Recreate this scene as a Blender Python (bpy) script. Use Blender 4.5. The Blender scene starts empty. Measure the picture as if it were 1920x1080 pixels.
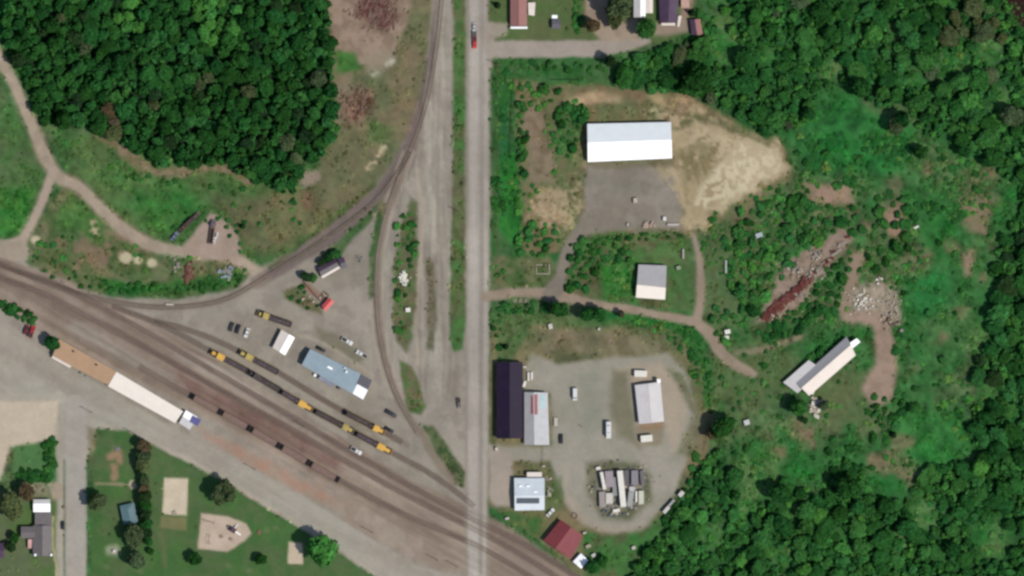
import bpy, math, random
import numpy as np
from mathutils import Vector

random.seed(7)
rng = np.random.default_rng(11)
S = 0.25                                   # metres per photograph pixel
def W(px, py, z=0.0):
    return Vector(((px - 960.0) * S, (540.0 - py) * S, z))

sc = bpy.context.scene
COL = sc.collection

# ------------------------------------------------------------------ camera
cam_d = bpy.data.cameras.new('camera')
cam = bpy.data.objects.new('camera', cam_d)
COL.objects.link(cam)
CAM_H = 4000.0
cam.location = (0, 0, CAM_H)
cam_d.sensor_width = 36.0
cam_d.lens = 36.0 * CAM_H / (1920 * S)
cam_d.clip_start = 10.0
cam_d.clip_end = 9000.0
sc.camera = cam

# ------------------------------------------------------------------ world, sun, exposure
SUN_EL, SUN_AZ = 54.0, 118.0               # compass azimuth the sun stands at
world = bpy.data.worlds.new('World')
sc.world = world
world.use_nodes = True
wn = world.node_tree
bg = wn.nodes['Background']
sky = wn.nodes.new('ShaderNodeTexSky')
sky.sky_type = 'NISHITA'
sky.sun_disc = False
sky.sun_elevation = math.radians(SUN_EL)
sky.sun_rotation = math.radians(SUN_AZ)
wn.links.new(sky.outputs[0], bg.inputs[0])
bg.inputs[1].default_value = 0.092
sun_d = bpy.data.lights.new('sun', 'SUN')
sun_d.energy = 3.4
sun_d.angle = math.radians(0.5)
sun_d.color = (1.0, 0.95, 0.88)
sun = bpy.data.objects.new('sun', sun_d)
COL.objects.link(sun)
_el, _az = math.radians(SUN_EL), math.radians(SUN_AZ)
_to_sun = Vector((math.sin(_az) * math.cos(_el), math.cos(_az) * math.cos(_el), math.sin(_el)))
sun.rotation_euler = (-_to_sun).to_track_quat('-Z', 'Y').to_euler()
sun.location = _to_sun * 300
vs = sc.view_settings
vs.view_transform = 'Standard'
vs.look = 'None'
vs.exposure = 0.3
vs.gamma = 1.0
vs.use_curve_mapping = False
sc.cycles.filter_width = 2.8               # the satellite optics are soft
sc.cycles.max_bounces = 5
sc.cycles.diffuse_bounces = 3
K = 1.42                                   # what a white sunlit floor returns

# ------------------------------------------------------------------ colour helpers
def lin(c):
    c = np.asarray(c, float) / 255.0
    return np.where(c <= 0.04045, c / 12.92, ((c + 0.055) / 1.055) ** 2.4)
def alb(r, g, b):
    return tuple(np.clip(lin((r, g, b)) / K, 0.004, 0.86))

# ------------------------------------------------------------------ materials
_mats = {}
def mat(name, rgb, rough=0.7, var=0.18, scale=0.6, metal=0.0, dirt=None, dirt_amt=0.0, streak=0.0, spec=0.3):
    if name in _mats: return _mats[name]
    m = bpy.data.materials.new(name); m.use_nodes = True
    nt = m.node_tree; N = nt.nodes; Lk = nt.links
    p = N['Principled BSDF']
    p.inputs['Roughness'].default_value = rough
    p.inputs['Metallic'].default_value = metal
    p.inputs['Specular IOR Level'].default_value = spec
    geo = N.new('ShaderNodeNewGeometry')
    n1 = N.new('ShaderNodeTexNoise'); n1.inputs['Scale'].default_value = scale
    n1.inputs['Detail'].default_value = 6; n1.inputs['Roughness'].default_value = 0.65
    Lk.new(geo.outputs['Position'], n1.inputs['Vector'])
    r = N.new('ShaderNodeMapRange'); r.inputs[1].default_value = 0.3; r.inputs[2].default_value = 0.7
    r.inputs[3].default_value = 1 - var; r.inputs[4].default_value = 1 + var
    Lk.new(n1.outputs[0], r.inputs[0])
    mul = N.new('ShaderNodeVectorMath'); mul.operation = 'SCALE'
    mul.inputs[0].default_value = rgb
    Lk.new(r.outputs[0], mul.inputs['Scale'])
    out = mul.outputs[0]
    if dirt:
        n2 = N.new('ShaderNodeTexNoise'); n2.inputs['Scale'].default_value = 0.22
        n2.inputs['Detail'].default_value = 8; n2.inputs['Roughness'].default_value = 0.7
        Lk.new(geo.outputs['Position'], n2.inputs['Vector'])
        r2 = N.new('ShaderNodeMapRange'); r2.inputs[1].default_value = 0.48; r2.inputs[2].default_value = 0.72
        r2.inputs[4].default_value = dirt_amt
        Lk.new(n2.outputs[0], r2.inputs[0])
        mx = N.new('ShaderNodeMix'); mx.data_type = 'RGBA'
        Lk.new(r2.outputs[0], mx.inputs['Factor']); Lk.new(out, mx.inputs[6]); mx.inputs[7].default_value = (*dirt, 1)
        out = mx.outputs[2]
    Lk.new(out, p.inputs['Base Color'])
    _mats[name] = m
    return m

def objcol_mat(name, rough=0.4, spec=0.5, attr=None, var=0.0, scale=1.0):
    """base colour = the object's own colour, times an optional per-vertex tint"""
    if name in _mats: return _mats[name]
    m = bpy.data.materials.new(name); m.use_nodes = True
    nt = m.node_tree; N = nt.nodes; Lk = nt.links
    p = N['Principled BSDF']; p.inputs['Roughness'].default_value = rough
    p.inputs['Specular IOR Level'].default_value = spec
    oi = N.new('ShaderNodeObjectInfo')
    out = oi.outputs['Color']
    if attr:
        a = N.new('ShaderNodeAttribute'); a.attribute_name = attr
        mx = N.new('ShaderNodeVectorMath'); mx.operation = 'MULTIPLY'
        Lk.new(out, mx.inputs[0]); Lk.new(a.outputs['Color'], mx.inputs[1]); out = mx.outputs[0]
    if var:
        geo = N.new('ShaderNodeNewGeometry'); n1 = N.new('ShaderNodeTexNoise')
        n1.inputs['Scale'].default_value = scale; n1.inputs['Detail'].default_value = 5
        Lk.new(geo.outputs['Position'], n1.inputs['Vector'])
        r = N.new('ShaderNodeMapRange'); r.inputs[1].default_value = 0.3; r.inputs[2].default_value = 0.7
        r.inputs[3].default_value = 1 - var; r.inputs[4].default_value = 1 + var
        Lk.new(n1.outputs[0], r.inputs[0])
        s = N.new('ShaderNodeVectorMath'); s.operation = 'SCALE'
        Lk.new(out, s.inputs[0]); Lk.new(r.outputs[0], s.inputs['Scale']); out = s.outputs[0]
    Lk.new(out, p.inputs['Base Color'])
    _mats[name] = m
    return m

def attr_mat(name, attr, noises, rough=0.95, spec=0.1, bump=0.0):
    """base colour from a colour attribute, broken up by world-space noise"""
    m = bpy.data.materials.new(name); m.use_nodes = True
    nt = m.node_tree; N = nt.nodes; Lk = nt.links
    p = N['Principled BSDF']; p.inputs['Roughness'].default_value = rough
    p.inputs['Specular IOR Level'].default_value = spec
    a = N.new('ShaderNodeAttribute'); a.attribute_name = attr
    out = a.outputs['Color']
    geo = N.new('ShaderNodeNewGeometry')
    last = None
    for scale, amp in noises:
        n1 = N.new('ShaderNodeTexNoise'); n1.inputs['Scale'].default_value = scale
        n1.inputs['Detail'].default_value = 5; n1.inputs['Roughness'].default_value = 0.62
        Lk.new(geo.outputs['Position'], n1.inputs['Vector'])
        r = N.new('ShaderNodeMapRange'); r.inputs[1].default_value = 0.3; r.inputs[2].default_value = 0.7
        r.inputs[3].default_value = 1 - amp; r.inputs[4].default_value = 1 + amp
        Lk.new(n1.outputs[0], r.inputs[0])
        s = N.new('ShaderNodeVectorMath'); s.operation = 'SCALE'
        Lk.new(out, s.inputs[0]); Lk.new(r.outputs[0], s.inputs['Scale']); out = s.outputs[0]
        last = n1
    if bump and last:
        b = N.new('ShaderNodeBump'); b.inputs['Strength'].default_value = bump; b.inputs['Distance'].default_value = 0.3
        Lk.new(last.outputs[0], b.inputs['Height']); Lk.new(b.outputs[0], p.inputs['Normal'])
    Lk.new(out, p.inputs['Base Color'])
    _mats[name] = m
    return m

# ------------------------------------------------------------------ mesh helpers
def np_mesh(name, V, F, material=None, attrs=None, smooth=False):
    """V (n,3) array, F (m,k) array of equal-sided faces"""
    me = bpy.data.meshes.new(name)
    V = np.asarray(V, np.float32); F = np.asarray(F, np.int32)
    k = F.shape[1]
    me.vertices.add(len(V)); me.vertices.foreach_set('co', V.ravel())
    me.loops.add(F.size); me.loops.foreach_set('vertex_index', F.ravel())
    me.polygons.add(len(F)); me.polygons.foreach_set('loop_start', np.arange(len(F), dtype=np.int32) * k)
    if smooth: me.polygons.foreach_set('use_smooth', np.ones(len(F), bool))
    me.update(calc_edges=True)
    for an, arr in (attrs or {}).items():
        at = me.attributes.new(an, 'FLOAT_COLOR', 'POINT')
        c = np.ones((len(V), 4), np.float32); c[:, :3] = arr
        at.data.foreach_set('color', c.ravel())
    if material: me.materials.append(material)
    return me

def link(name, me, parent=None, loc=None):
    o = bpy.data.objects.new(name, me); COL.objects.link(o)
    if parent: o.parent = parent
    if loc is not None: o.location = loc
    return o

class MB:
    def __init__(s): s.v = []; s.f = []
    def quadbox(s, bot, top):
        n = len(s.v); k = len(bot)
        s.v += [tuple(p) for p in bot] + [tuple(p) for p in top]
        s.f.append(tuple(n + i for i in reversed(range(k))))
        s.f.append(tuple(n + k + i for i in range(k)))
        for i in range(k):
            j = (i + 1) % k
            s.f.append((n + i, n + j, n + k + j, n + k + i))
        return s
    def box(s, x0, x1, y0, y1, z0, z1, tx=0.0, ty=0.0):
        b = [(x0, y0, z0), (x1, y0, z0), (x1, y1, z0), (x0, y1, z0)]
        t = [(x0 + tx, y0 + ty, z1), (x1 - tx, y0 + ty, z1), (x1 - tx, y1 - ty, z1), (x0 + tx, y1 - ty, z1)]
        return s.quadbox(b, t)
    def rbox(s, c, size, rot=(0, 0, 0)):
        from mathutils import Euler
        M = Euler(rot).to_matrix(); c = Vector(c); h = Vector(size) / 2
        P = lambda a, b, d: c + M @ Vector((a * h.x, b * h.y, d * h.z))
        return s.quadbox([P(-1, -1, -1), P(1, -1, -1), P(1, 1, -1), P(-1, 1, -1)],
                         [P(-1, -1, 1), P(1, -1, 1), P(1, 1, 1), P(-1, 1, 1)])
    def bar(s, a, b, r=0.05, n=6, r2=None):
        a = Vector(a); b = Vector(b); d = (b - a).normalized()
        u = d.cross(Vector((0, 0, 1)))
        if u.length < 1e-3: u = Vector((1, 0, 0))
        u.normalize(); w = d.cross(u); r2 = r if r2 is None else r2
        R = lambda c, rr: [c + (u * math.cos(t) + w * math.sin(t)) * rr for t in [2 * math.pi * i / n for i in range(n)]]
        return s.quadbox(R(a, r), R(b, r2))
    def extr(s, prof, hw, taper=0.0, z0=0.0, z1=1.0):
        """side profile [(x,z)] extruded across y, narrower towards the top"""
        Y = lambda z: hw * (1 - taper * max(0.0, (z - z0)) / (z1 - z0))
        return s.quadbox([(x, -Y(z), z) for x, z in prof], [(x, Y(z), z) for x, z in prof])
    def slab(s, P, t=0.15):
        top = [Vector(p) for p in P]
        return s.quadbox([p - Vector((0, 0, t)) for p in top], top)
    def build(s, name, m, parent=None, loc=None, color=None):
        me = bpy.data.meshes.new(name)
        me.from_pydata([tuple(v) for v in s.v], [], s.f)
        me.update()
        import bmesh
        bm = bmesh.new(); bm.from_mesh(me); bmesh.ops.recalc_face_normals(bm, faces=bm.faces); bm.to_mesh(me); bm.free()
        me.materials.append(m)
        o = link(name, me, parent, loc)
        if color: o.color = (*color[:3], 1)
        return o

def empty(name, loc, rz=0.0):
    o = bpy.data.objects.new(name, None); COL.objects.link(o)
    o.location = loc; o.rotation_euler = (0, 0, rz); o.empty_display_size = 0.5
    return o
def tag(o, label, cat, group=None):
    o['label'] = label; o['category'] = cat
    if group: o['group'] = group
    return o
def copy_tree(o, parent=None):
    c = o.copy(); COL.objects.link(c); c.parent = parent
    for ch in list(o.children): copy_tree(ch, c)
    return c
def ang(dx, dy):                            # heading in the photograph -> rotation about z
    return math.atan2(-dy, dx)

# ------------------------------------------------------------------ noise
def vnoise(x, y, seed):
    r = np.random.default_rng(seed); T = r.random((256, 256))
    xi = np.floor(x).astype(int); yi = np.floor(y).astype(int)
    fx = x - xi; fy = y - yi
    fx = fx * fx * (3 - 2 * fx); fy = fy * fy * (3 - 2 * fy)
    a = T[xi % 256, yi % 256]; b = T[(xi + 1) % 256, yi % 256]
    c = T[xi % 256, (yi + 1) % 256]; d = T[(xi + 1) % 256, (yi + 1) % 256]
    return (a * (1 - fx) + b * fx) * (1 - fy) + (c * (1 - fx) + d * fx) * fy
def fbm(x, y, scale, seed, oc=4):
    t = 0; a = 1; s = 0
    for i in range(oc):
        c, sn = math.cos(0.6 * i + seed), math.sin(0.6 * i + seed)
        u = (x * c - y * sn) / scale * 2 ** i; v = (x * sn + y * c) / scale * 2 ** i
        t = t + a * vnoise(u + 37 * i, v + 91 * i, seed * 13 + i); s += a; a *= 0.55
    return t / s
def sstep(a, b, x):
    t = np.clip((x - a) / (b - a), 0, 1); return t * t * (3 - 2 * t)

# ------------------------------------------------------------------ ground cover field
STEP = 3.0
inner_x = np.arange(-162, 2082 + 1, STEP); inner_y = np.arange(-162, 1242 + 1, STEP)
out = np.array([60, 160, 400, 1000, 2500, 6000, 14000])
gx = np.concatenate([inner_x[0] - out[::-1], inner_x, inner_x[-1] + out])
gy = np.concatenate([inner_y[0] - out[::-1], inner_y, inner_y[-1] + out])
NX, NY = len(gx), len(gy)
PX, PY = np.meshgrid(gx, gy, indexing='ij')
wx = fbm(PX, PY, 26, 3, 4) - 0.5; wy = fbm(PX, PY, 26, 4, 4) - 0.5
NZ = {8: fbm(PX, PY, 8, 5, 3), 20: fbm(PX, PY, 20, 6, 4), 60: fbm(PX, PY, 60, 7, 5), 150: fbm(PX, PY, 150, 8, 5)}
C = np.zeros((NX, NY, 3)); VEG = np.zeros((NX, NY))
sheets = {}

def sd_poly(x, y, P):
    P = np.asarray(P, float); n = len(P)
    d = np.full(x.shape, 1e18); s = np.zeros(x.shape, bool)
    for i in range(n):
        a = P[i]; b = P[(i + 1) % n]; ex, ey = b - a
        px_, py_ = x - a[0], y - a[1]
        t = np.clip((px_ * ex + py_ * ey) / max(ex * ex + ey * ey, 1e-9), 0, 1)
        dx, dy = px_ - ex * t, py_ - ey * t
        d = np.minimum(d, dx * dx + dy * dy)
        c = ((a[1] > y) != (b[1] > y)) & (x < (b[0] - a[0]) * (y - a[1]) / (b[1] - a[1] + 1e-12) + a[0])
        s ^= c
    return np.where(s, 1, -1) * np.sqrt(d)
def sd_line(x, y, P, w):
    P = np.asarray(P, float); d = np.full(x.shape, 1e18)
    w = np.atleast_1d(np.asarray(w, float)); ws = np.interp(np.linspace(0, 1, len(P)), np.linspace(0, 1, len(w)), w) if len(w) > 1 else np.full(len(P), w[0]); best = np.full(x.shape, -1e9)
    for i in range(len(P) - 1):
        a = P[i]; b = P[i + 1]; ex, ey = b - a
        px_, py_ = x - a[0], y - a[1]
        t = np.clip((px_ * ex + py_ * ey) / max(ex * ex + ey * ey, 1e-9), 0, 1)
        d = np.hypot(px_ - ex * t, py_ - ey * t)
        best = np.maximum(best, (ws[i] + (ws[i + 1] - ws[i]) * t) / 2 - d)
    return best
def smooth(P, n=6):
    P = [np.array(p, float) for p in P]; out_ = []
    Q = [2 * P[0] - P[1]] + P + [2 * P[-1] - P[-2]]
    for i in range(1, len(Q) - 2):
        for k in range(n):
            t = k / n; a, b, c, d = Q[i - 1], Q[i], Q[i + 1], Q[i + 2]
            out_.append(0.5 * ((2 * b) + (-a + c) * t + (2 * a - 5 * b + 4 * c - d) * t * t + (-a + 3 * b - 3 * c + d) * t ** 3))
    out_.append(P[-1]); return out_
def lay(col, P, w=None, soft=6, warp=6, col2=None, nz=20, a=1.0, patch=None, veg=None, name=None, con=(0.38, 0.62)):
    """blend one kind of ground cover into the field inside a polygon (or along a line of width w)"""
    P = np.asarray(P, float); pad = soft + warp + (np.max(w) if w is not None else 0)
    lo = P.min(0) - pad; hi = P.max(0) + pad
    i0, i1 = np.searchsorted(gx, [lo[0], hi[0]]); j0, j1 = np.searchsorted(gy, [lo[1], hi[1]])
    if i1 <= i0 or j1 <= j0: return
    sl = (slice(i0, i1), slice(j0, j1))
    x = PX[sl] + 2 * warp * wx[sl]; y = PY[sl] + 2 * warp * wy[sl]
    d = sd_poly(x, y, P) if w is None else sd_line(x, y, P, w)
    m = sstep(-soft / 2, soft / 2, d)
    if name:
        if name not in sheets: sheets[name] = np.zeros((NX, NY))
        sheets[name][sl] = np.maximum(sheets[name][sl], m)
    if patch: m = m * sstep(patch[1], patch[2], NZ[patch[0]][sl])
    m = (m * a)[..., None]
    c = lin(col)
    if col2 is not None:
        t = sstep(con[0], con[1], NZ[nz][sl])[..., None]
        c = c * (1 - t) + lin(col2) * t
    C[sl] = C[sl] * (1 - m) + c * m
    if veg is not None: VEG[sl] = VEG[sl] * (1 - m[..., 0]) + veg * m[..., 0]

# base: rough meadow
C[:] = lin((62, 100, 56)); VEG[:] = 0.6
t = sstep(0.36, 0.64, NZ[60])[..., None]; C[:] = C * (1 - t) + lin((84, 104, 68)) * t
t = sstep(0.5, 0.68, NZ[150])[..., None]; C[:] = C * (1 - t) + lin((44, 100, 48)) * t

FLOOR, FLOOR2 = (38, 62, 36), (30, 48, 30)
F1 = [(12, -160), (612, -160), (614, 0), (618, 80), (624, 180), (630, 240), (606, 288), (566, 312), (552, 362), (522, 358), (500, 340), (460, 334), (420, 302),
      (350, 308), (290, 306), (250, 278), (205, 246), (160, 238), (110, 236), (84, 230), (62, 190), (34, 125), (10, 60)]
F2 = [(1235, 95), (1290, 76), (1330, 70), (1335, 40), (1370, 0), (1370, -160), (1880, -160), (1884, 0), (1920, 62), (2080, 200), (2080, 330), (1920, 340), (1870, 330), (1850, 290),
      (1790, 262), (1730, 250), (1700, 190), (1640, 200), (1600, 160), (1540, 170), (1500, 240), (1440, 252), (1380, 220), (1330, 190), (1290, 172), (1190, 158), (1145, 140), (1180, 112)]
F3 = [(2080, 330), (1920, 330), (1905, 420), (1880, 450), (1860, 500), (1875, 560), (1850, 640), (1830, 700), (1830, 820), (1850, 880), (1920, 860), (2080, 860)]
F4 = [(1318, 868), (1345, 842), (1380, 898), (1440, 950), (1470, 908), (1530, 922), (1572, 880), (1612, 872), (1640, 930), (1690, 946), (1720, 900), (1780, 870), (1850, 870), (2080, 850),
      (2080, 1240), (1150, 1240), (1180, 1080), (1215, 1035), (1262, 985), (1300, 920)]

# --- eastern wild ground
lay((56, 104, 54), [(1290, 400), (1480, 330), (1700, 250), (1920, 330), (1920, 870), (1600, 900), (1330, 900), (1330, 640)], soft=40, col2=(86, 104, 68), nz=60, veg=0.8)
lay((42, 98, 48), [(1480, 210), (1600, 190), (1720, 240), (1700, 330), (1500, 330)], soft=30, col2=(48, 108, 52), nz=20, veg=0.7)
lay((48, 106, 50), [(1680, 780), (1800, 760), (1840, 850), (1760, 890), (1690, 850)], soft=40, col2=(58, 116, 58), nz=20, veg=0.6)
lay((52, 108, 52), [(1400, 840), (1500, 830), (1540, 890), (1460, 930), (1400, 900)], soft=30, col2=(46, 104, 50), veg=0.7)
lay((46, 112, 56), [(1690, 520), (1780, 510), (1790, 570), (1720, 600)], soft=30, veg=0.6)
lay((46, 104, 48), [(1700, 360), (1790, 350), (1780, 500), (1700, 440)], soft=40, col2=(62, 110, 60), nz=60, veg=0.7)
for P_ in ([(1505, 348), (1600, 340), (1598, 378), (1520, 382)], [(1650, 385), (1690, 375), (1700, 430), (1665, 440)], [(1800, 375), (1862, 370), (1850, 440), (1820, 440)]):
    lay((138, 122, 98), P_, soft=20, warp=12, col2=(118, 112, 84), a=0.85, veg=0.2)
for x_, y_, r_ in ((1810, 488, 14), (1740, 475, 10), (1845, 520, 9), (1772, 632, 10), (1500, 800, 26), (1520, 825, 18), (1555, 785, 14), (1625, 755, 20), (1800, 585, 14), (1650, 870, 28), (1690, 835, 22), (1700, 880, 26), (1785, 460, 14), (1860, 320, 16), (1740, 320, 14), (1460, 850, 20), (1625, 425, 14), (1720, 905, 18)):
    lay((146, 124, 100), [(x_ + r_ * math.cos(q) * random.uniform(.7, 1.2), y_ + r_ * math.sin(q) * random.uniform(.7, 1.2)) for q in [k * .8 for k in range(8)]], soft=18, warp=12, col2=(100, 108, 74), a=0.6, veg=0.3)
for P_ in ([(1530, 352), (1592, 344), (1592, 376), (1532, 378)], [(1660, 400), (1690, 395), (1692, 432), (1662, 436)], [(1590, 480), (1612, 476), (1606, 510), (1588, 512)], [(1812, 480), (1828, 476), (1822, 512), (1808, 512)], [(1630, 712), (1660, 720), (1650, 740)]):
    lay((158, 132, 112), P_, soft=18, warp=14, a=.9, veg=.05)
lay((86, 106, 66), [(1340, 640), (1470, 640), (1490, 700), (1460, 760), (1340, 750)], soft=30, col2=(80, 104, 64), nz=20, veg=0.4)
lay((92, 107, 68), [(1520, 690), (1640, 700), (1640, 790), (1560, 800), (1530, 760)], soft=30, col2=(86, 104, 66), veg=0.4)
lay((86, 104, 66), [(1280, 440), (1400, 400), (1400, 560), (1350, 640), (1300, 600)], soft=30, col2=(82, 104, 66), veg=0.4)
lay((110, 104, 78), [(1360, 400), (1420, 380), (1390, 440)], soft=20, veg=0.3)
lay((150, 132, 112), [(1380, 662), (1440, 655), (1500, 632)], w=10, soft=8, a=0.6, warp=4)
# --- woodland floors
lay(FLOOR, F1, soft=14, warp=8, col2=FLOOR2, veg=0.0)
for F_ in (F2, F3, F4): lay((40, 84, 42), F_, soft=18, warp=10, col2=(52, 92, 50), nz=60, veg=0.3)
for gx_, gy_, gr_ in [(1425, 890, 46), (1490, 965, 26), (1400, 950, 24), (1735, 965, 30), (1335, 1005, 26), (1865, 1010, 38), (1580, 1010, 22), (1690, 1020, 22), (1470, 1045, 20),
        (1362, 90, 30), (1355, 40, 20), (1855, 90, 30), (1785, 125, 32), (1565, 130, 24), (1690, 60, 22), (1440, 105, 18), (1880, 190, 26), (1720, 150, 20), (1840, 620, 26), (1850, 740, 22)]:
    lay((58, 112, 54), [(gx_ + gr_ * math.cos(k * .7), gy_ + gr_ * math.sin(k * .7)) for k in range(9)], soft=24, warp=12, col2=(78, 112, 64), nz=20, veg=.7)
# --- junk ground round the ruin
lay((132, 116, 98), [(1420, 606), (1440, 560), (1460, 500), (1520, 465), (1580, 428), (1610, 430), (1590, 460), (1545, 520), (1510, 560), (1460, 600)], soft=14, warp=10, col2=(150, 132, 116), nz=8, veg=0.05)
lay((148, 130, 110), [(1600, 480), (1620, 475), (1605, 560), (1580, 600), (1570, 580)], soft=14, warp=6, veg=0)
lay((142, 132, 112), [(1595, 545), (1640, 525), (1685, 545), (1690, 600), (1660, 625), (1600, 600)], soft=20, warp=8, col2=(165, 150, 132), nz=8, veg=0)
lay((160, 138, 120), smooth([(1590, 596), (1640, 598), (1658, 630), (1660, 680), (1648, 730)]), w=[18, 26, 32, 40, 60], soft=14, warp=6, col2=(148, 128, 110), name='dirt_track', veg=0)

# --- north-west meadow, brush and clearing
lay((68, 102, 56), [(90, 236), (250, 282), (400, 310), (500, 345), (640, 300), (640, 420), (500, 500), (400, 470), (260, 440), (130, 330)], soft=16, col2=(84, 112, 64), nz=60, veg=0.6)
lay((50, 108, 46), [(250, 360), (340, 350), (370, 390), (320, 440), (270, 430)], soft=36, a=0.7, veg=0.8)
lay((98, 100, 70), [(400, 370), (440, 380), (640, 330), (700, 330), (600, 430), (490, 480), (440, 440)], soft=40, col2=(116, 110, 78), nz=60, veg=0.4)
lay((142, 126, 102), smooth([(178, 252), (228, 276), (268, 310), (330, 322), (410, 312), (470, 340)]), w=[14, 22, 22, 18, 14, 16], soft=14, warp=10, col2=(112, 106, 76), nz=8, veg=0.1)
lay((150, 136, 118), [(556, 322), (606, 316), (612, 340), (568, 352)], soft=14, veg=0.1)
lay((112, 88, 68), [(560, 360), (590, 355), (590, 395), (570, 390)], soft=16, a=0.7)
lay((104, 106, 76), [(612, -160), (830, -160), (828, 0), (812, 160), (760, 300), (690, 370), (600, 400), (600, 300), (628, 240)], soft=12, col2=(120, 112, 84), nz=60, veg=0.3, name='clearing')
lay((158, 138, 120), [(614, -160), (772, -160), (770, 0), (756, 60), (735, 112), (700, 130), (660, 112), (640, 96), (614, 96)], soft=16, warp=10, col2=(136, 118, 100), nz=20, veg=0)
lay((92, 58, 50), [(665, -40), (742, -40), (738, 30), (715, 58), (690, 50), (668, 30)], soft=34, warp=20, col2=(118, 86, 76), nz=8, a=1.0)
lay((66, 108, 52), [(632, 94), (665, 98), (680, 132), (645, 140), (632, 138)], soft=14, veg=0.6)
lay((146, 134, 112), [(680, 110), (735, 90), (740, 112), (708, 150), (690, 140)], soft=16, a=0.8)
lay((98, 70, 58), [(640, 168), (700, 170), (704, 200), (680, 225), (640, 230), (632, 210)], soft=22, warp=14, col2=(128, 104, 86), nz=8)
lay((138, 122, 102), [(630, 145), (662, 140), (660, 170), (636, 240), (630, 240)], soft=16, a=0.7)
lay((88, 106, 64), [(690, 225), (740, 240), (730, 270), (690, 268)], soft=22, veg=0.5)
lay((176, 164, 132), [(688, 320), (722, 272)], w=9, soft=9, warp=8, patch=(8, 0.36, 0.5))
lay((206, 200, 180), [(724, 120), (736, 112)], w=7, soft=8, a=.7, warp=8); lay((190, 184, 162), [(700, 142), (708, 138)], w=6, soft=8, a=.7, warp=8)
lay((128, 112, 90), [(760, 90), (785, 90), (780, 145), (762, 140)], soft=18, a=0.7)
# --- west meadow
lay((88, 106, 70), [(-160, 120), (0, 150), (92, 312), (60, 390), (-160, 400)], soft=20, col2=(74, 108, 60), nz=60, veg=0.5)
lay((52, 112, 48), [(-160, 360), (70, 350), (40, 440), (10, 442), (-160, 430)], soft=30, col2=(62, 112, 50), veg=0.8)
LENS = [(120, 346), (160, 372), (240, 452), (340, 478), (440, 492), (466, 516), (440, 542), (330, 556), (200, 552), (112, 534), (48, 490), (76, 410)]
# --- railway land: one wide gravel sheet
RAIL = [(-160, 440), (0, 478), (50, 478), (112, 536), (200, 556), (330, 562), (440, 546), (480, 505), (560, 466), (660, 395), (730, 320), (770, 250), (796, 160), (812, 0), (815, -160), (880, -160), (880, 1240), (1000, 1240), (740, 1075), (560, 985), (400, 880), (180, 790), (110, 745), (-160, 735)]
lay((150, 142, 128), RAIL, soft=10, warp=5, col2=(158, 150, 136), nz=60, veg=0.0, name='railway_yard')
lay((140, 132, 120), RAIL, soft=10, warp=5, a=0.7, patch=(20, 0.5, 0.66))
lay((86, 106, 64), LENS, soft=12, warp=6, col2=(104, 106, 76), nz=20, veg=0.5, name='verge')
lay((124, 108, 86), [(95, 430), (200, 430), (260, 470), (330, 500), (180, 500), (95, 470)], soft=26, warp=14, a=0.8, patch=(20, 0.42, 0.6), veg=0.2)
lay((66, 112, 52), [(130, 360), (200, 410), (190, 460), (140, 430), (100, 420)], soft=26, a=0.8, veg=0.6)
lay((176, 160, 128), [(172, 418), (182, 440)], w=14, soft=12, patch=(8, 0.36, 0.56))
lay((52, 96, 44), [(180, 520), (260, 535), (360, 520), (460, 505), (450, 538), (330, 554), (200, 550)], soft=14, veg=0.9)
for x_, y_, r_ in ((235, 484, 12), (258, 487, 9), (286, 492, 10), (66, 450, 9)):
    lay((192, 182, 150), [(x_ + r_ * math.cos(q), y_ + r_ * .9 * math.sin(q)) for q in [k * .785 for k in range(8)]], soft=7, warp=4, veg=0)
# --- woodland path
PATH = smooth([(-60, 0), (0, 108), (40, 188), (98, 318), (150, 352), (200, 402), (262, 450), (330, 470), (420, 480), (470, 502), (496, 522)])
lay((164, 150, 128), PATH, w=26, soft=12, warp=2, a=0.6)
lay((172, 156, 136), PATH, w=18, soft=7, warp=2, col2=(160, 146, 126), nz=20, name='gravel_path', veg=0)
lay((172, 156, 138), smooth([(100, 322), (76, 384), (44, 446), (16, 470)]), w=[18, 16, 18, 44], soft=8, warp=2, name='gravel_path', veg=0)
lay((160, 148, 130), [(-160, 445), (0, 448), (44, 452), (56, 470), (46, 490), (0, 478), (-160, 440)], soft=8, warp=3, veg=0)
lay((166, 147, 132), [(330, 474), (352, 452), (394, 400), (408, 404), (442, 432), (452, 470), (442, 492), (380, 484)], soft=8, warp=4, col2=(158, 140, 124), name='turning_place', veg=0)
# --- tracks: brown ballast corridor
CORR = [(-160, 425), (0, 482), (127, 526), (240, 588), (330, 630), (480, 722), (640, 820), (767, 900), (872, 948), (960, 992), (1090, 1080), (1300, 1240), (900, 1240), (905, 1085), (800, 1020), (640, 925), (480, 840), (340, 755), (230, 700), (100, 632), (0, 575), (-160, 500)]
lay((140, 124, 110), CORR, soft=12, warp=4, col2=(150, 134, 119), nz=60, veg=0.0, name='ballast_bed')
lay((126, 100, 90), [(330, 690), (420, 742), (520, 790), (640, 860), (640, 885), (480, 812), (350, 735)], soft=14, warp=5, col2=(134, 112, 100), a=0.9)
lay((150, 140, 126), [(140, 600), (260, 668), (330, 712), (320, 724), (230, 680), (120, 615)], soft=12, warp=3, a=0.8)
lay((150, 142, 130), [(300, 640), (420, 690), (560, 780), (620, 810), (600, 822), (480, 752), (330, 668)], soft=10, warp=3, a=0.75)
lay((166, 134, 114), [(372, 800), (440, 830), (560, 890), (640, 930), (700, 965), (640, 960), (520, 910), (420, 850)], soft=24, warp=10, col2=(160, 140, 122), nz=20, a=0.95)
lay((158, 144, 128), [(620, 920), (760, 985), (872, 1050), (880, 1085), (760, 1050), (640, 985)], soft=24, warp=10, a=0.9, col2=(150, 134, 118))

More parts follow.
